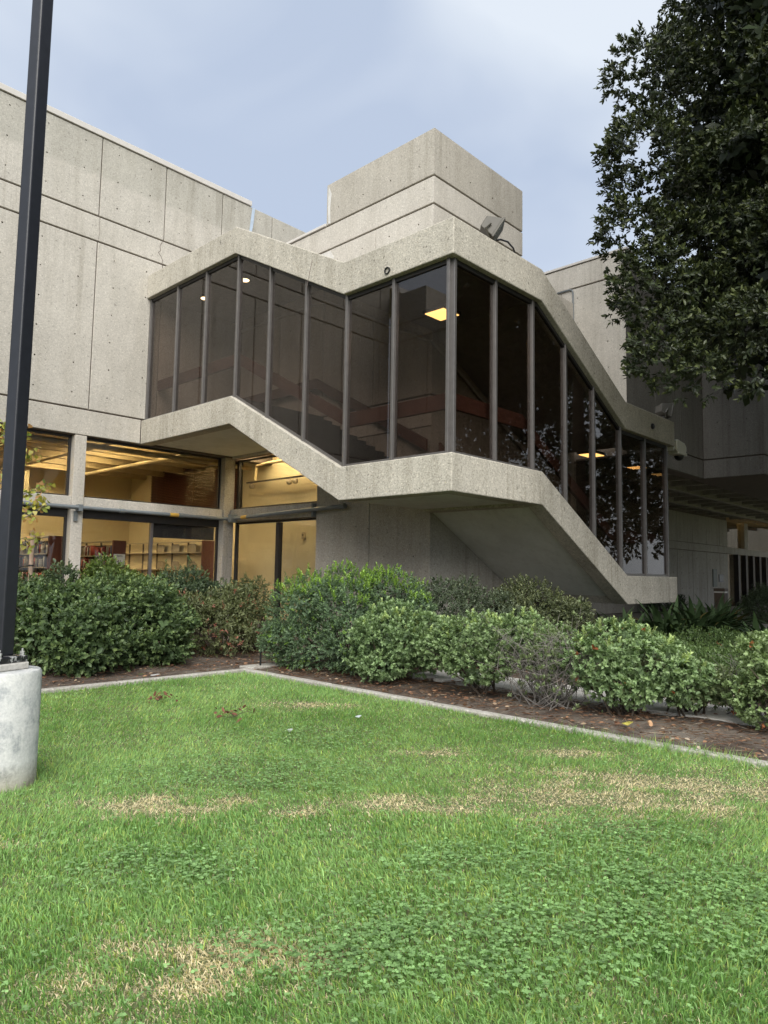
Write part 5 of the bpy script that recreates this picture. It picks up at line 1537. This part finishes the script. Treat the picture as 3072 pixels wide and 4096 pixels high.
# ------------------------------------------------------------------ litter in the beds
def litter():
    rng = np.random.default_rng(131)
    n = 9000
    x = np.concatenate([rng.uniform(6.5, 9.6, n), rng.uniform(3.0, 9.0, 3500)])
    y = np.concatenate([rng.uniform(0.5, 9.5, n), rng.uniform(9.05, 12.5, 3500)])
    k = ~((x > 7.85) & (x < 8.8) & (y < 7) & (rng.uniform(0, 1, len(x)) < 0.93))
    x, y = x[k], y[k]
    n = len(x)
    q = np.stack([x, y, rng.uniform(0.03, 0.055, n)], 1)
    a = rng.uniform(0, 6.28, n)
    ax = np.stack([np.cos(a), np.sin(a), rng.normal(0, 0.15, n)], 1)
    nr = np.array([0, 0, 1.0]) + rng.normal(0, 0.35, (n, 3))
    needle = rng.uniform(0, 1, n) < 0.72
    L = np.where(needle, rng.uniform(0.08, 0.2, n), rng.uniform(0.03, 0.075, n))
    Wd = np.where(needle, 0.004, L * 0.5)
    v, f = leaves(q, ax, nr, L, Wd, 0.15, 0.05)
    pal = np.array([(0.19, 0.10, 0.06), (0.27, 0.15, 0.085), (0.33, 0.24, 0.16), (0.12, 0.07, 0.045), (0.40, 0.33, 0.25)])
    c = np.repeat(pal[rng.choice(5, n, p=[0.36, 0.26, 0.14, 0.18, 0.06])] * rng.uniform(0.7, 1.25, (n, 1)), 6, 0)
    stuff(npmesh('leaf_litter', v, f, M['dry'], None, c), 'brown pine needles and dead leaves scattered over the planting beds', 'leaf litter')
litter()
def dry_cluster(x, y, label, n, s, seed):
    rng = np.random.default_rng(seed)
    t = thing('dead_leaf_cluster', (x, y, 0), label, 'dead leaves', 'dead leaf clusters on the lawn')
    q = np.stack([x + rng.normal(0, s, n), y + rng.normal(0, s, n), rng.uniform(0.05, 0.10, n)], 1)
    ax = unit(rng.normal(0, 1, (n, 3)) * [1, 1, 0.5] + np.array([0, 0, 0.25]))
    v, f = leaves(q, ax, rng.normal(0, 0.6, (n, 3)) + np.array([0, 0, 1]), rng.uniform(0.045, 0.08, n), 0.03, 0.3, -0.2)
    c = np.repeat(np.array((0.13, 0.06, 0.038)) * rng.uniform(0.6, 1.6, (n, 1)), 6, 0)
    npmesh('leaves', v, f, M['dry'], t, c)
    stems('twig', [(x, y, 0.04)] * 4, [tuple(p) for p in q[:4]], t, M['darktwig'], 0.004, 0.002, rng)
dry_cluster(4.15, 7.4, 'reddish-brown dead leaf cluster farther back on the lawn', 22, 0.10, 141)
dry_cluster(4.27, 6.1, 'reddish-brown dead leaf cluster nearer the camera, with a twig', 20, 0.11, 142)
def scrap(name, pts, mat, label, cat, th=0.006):
    tag(MB().prism(pts, (0, 0, th)).build(name, mat), label, cat)
ylw = plain('wrapper_yellow', (0.45, 0.40, 0.09), 0.4, 0, 0.4, 30)
scrap('candy_wrapper', [(6.87, 3.18, 0.045), (6.93, 3.15, 0.075), (6.99, 3.22, 0.06), (6.96, 3.26, 0.045), (6.89, 3.25, 0.05)], ylw, 'crumpled yellow wrapper lying on the mulch by the kerb', 'wrapper')
tag(MB().lathe([(0.018, 0), (0.022, 0.07)], (7.0, 3.0, 0.065), (0.8, 0.5, 0.1), 12).build('small_cup', plain('tan_paper', (0.55, 0.33, 0.18), 0.7)), 'small tan paper roll on the mulch right of the yellow wrapper', 'litter')
scrap('paper_scrap', [(5.18, 5.25, 0.035), (5.22, 5.25, 0.05), (5.23, 5.29, 0.045), (5.19, 5.31, 0.035)], plain('faded_paper', (0.45, 0.49, 0.50), 0.8), 'folded white paper scrap on the lawn', 'paper')
scrap('feather_tuft', [(4.27, 5.23, 0.03), (4.30, 5.22, 0.05), (4.32, 5.26, 0.045), (4.28, 5.28, 0.04)], plain('pale_grey', (0.36, 0.39, 0.35), 0.9), 'pale grey tuft on the lawn left of the paper scrap', 'litter')
scrap('paper_scrap', [(5.0, 9.12, 0.045), (5.1, 9.1, 0.06), (5.11, 9.17, 0.055), (5.01, 9.19, 0.045)], plain('dusty_paper', (0.42, 0.41, 0.39), 0.8), 'flattened white wrapper on the soil under the left shrub', 'paper')
for i, (x_, y_) in enumerate(((7.66, 6.55), (7.7, 6.2))):
    o = MB().prism([(x_, y_, 0.03), (x_ + 0.28, y_ - 0.1, 0.03), (x_ + 0.36, y_ + 0.1, 0.03), (x_ + 0.15, y_ + 0.22, 0.03), (x_ - 0.02, y_ + 0.14, 0.03)], (0, 0, 0.05)).build('flat_stone', M['pave'], None, 0.012)
    tag(o, ('flat pale stone slab beneath the ball shrub, left one', 'flat pale stone slab right of its twin between two shrubs')[i], 'stone', 'flat stones by the path')
rs_ = thing('irrigation_riser', (6.72, 8.98, 0), 'short black irrigation riser at the kerb corner', 'riser')
MB().lathe([(0.014, 0.0), (0.014, 0.2)], (6.72, 8.98, 0.05), (0, 0, 1), 10).build('tube', M['black'], rs_)
MB().lathe([(0.018, 0.0), (0.018, 0.03), (0.008, 0.04)], (6.72, 8.98, 0.25), (0, 0, 1), 10).build('nozzle', M['black'], rs_)
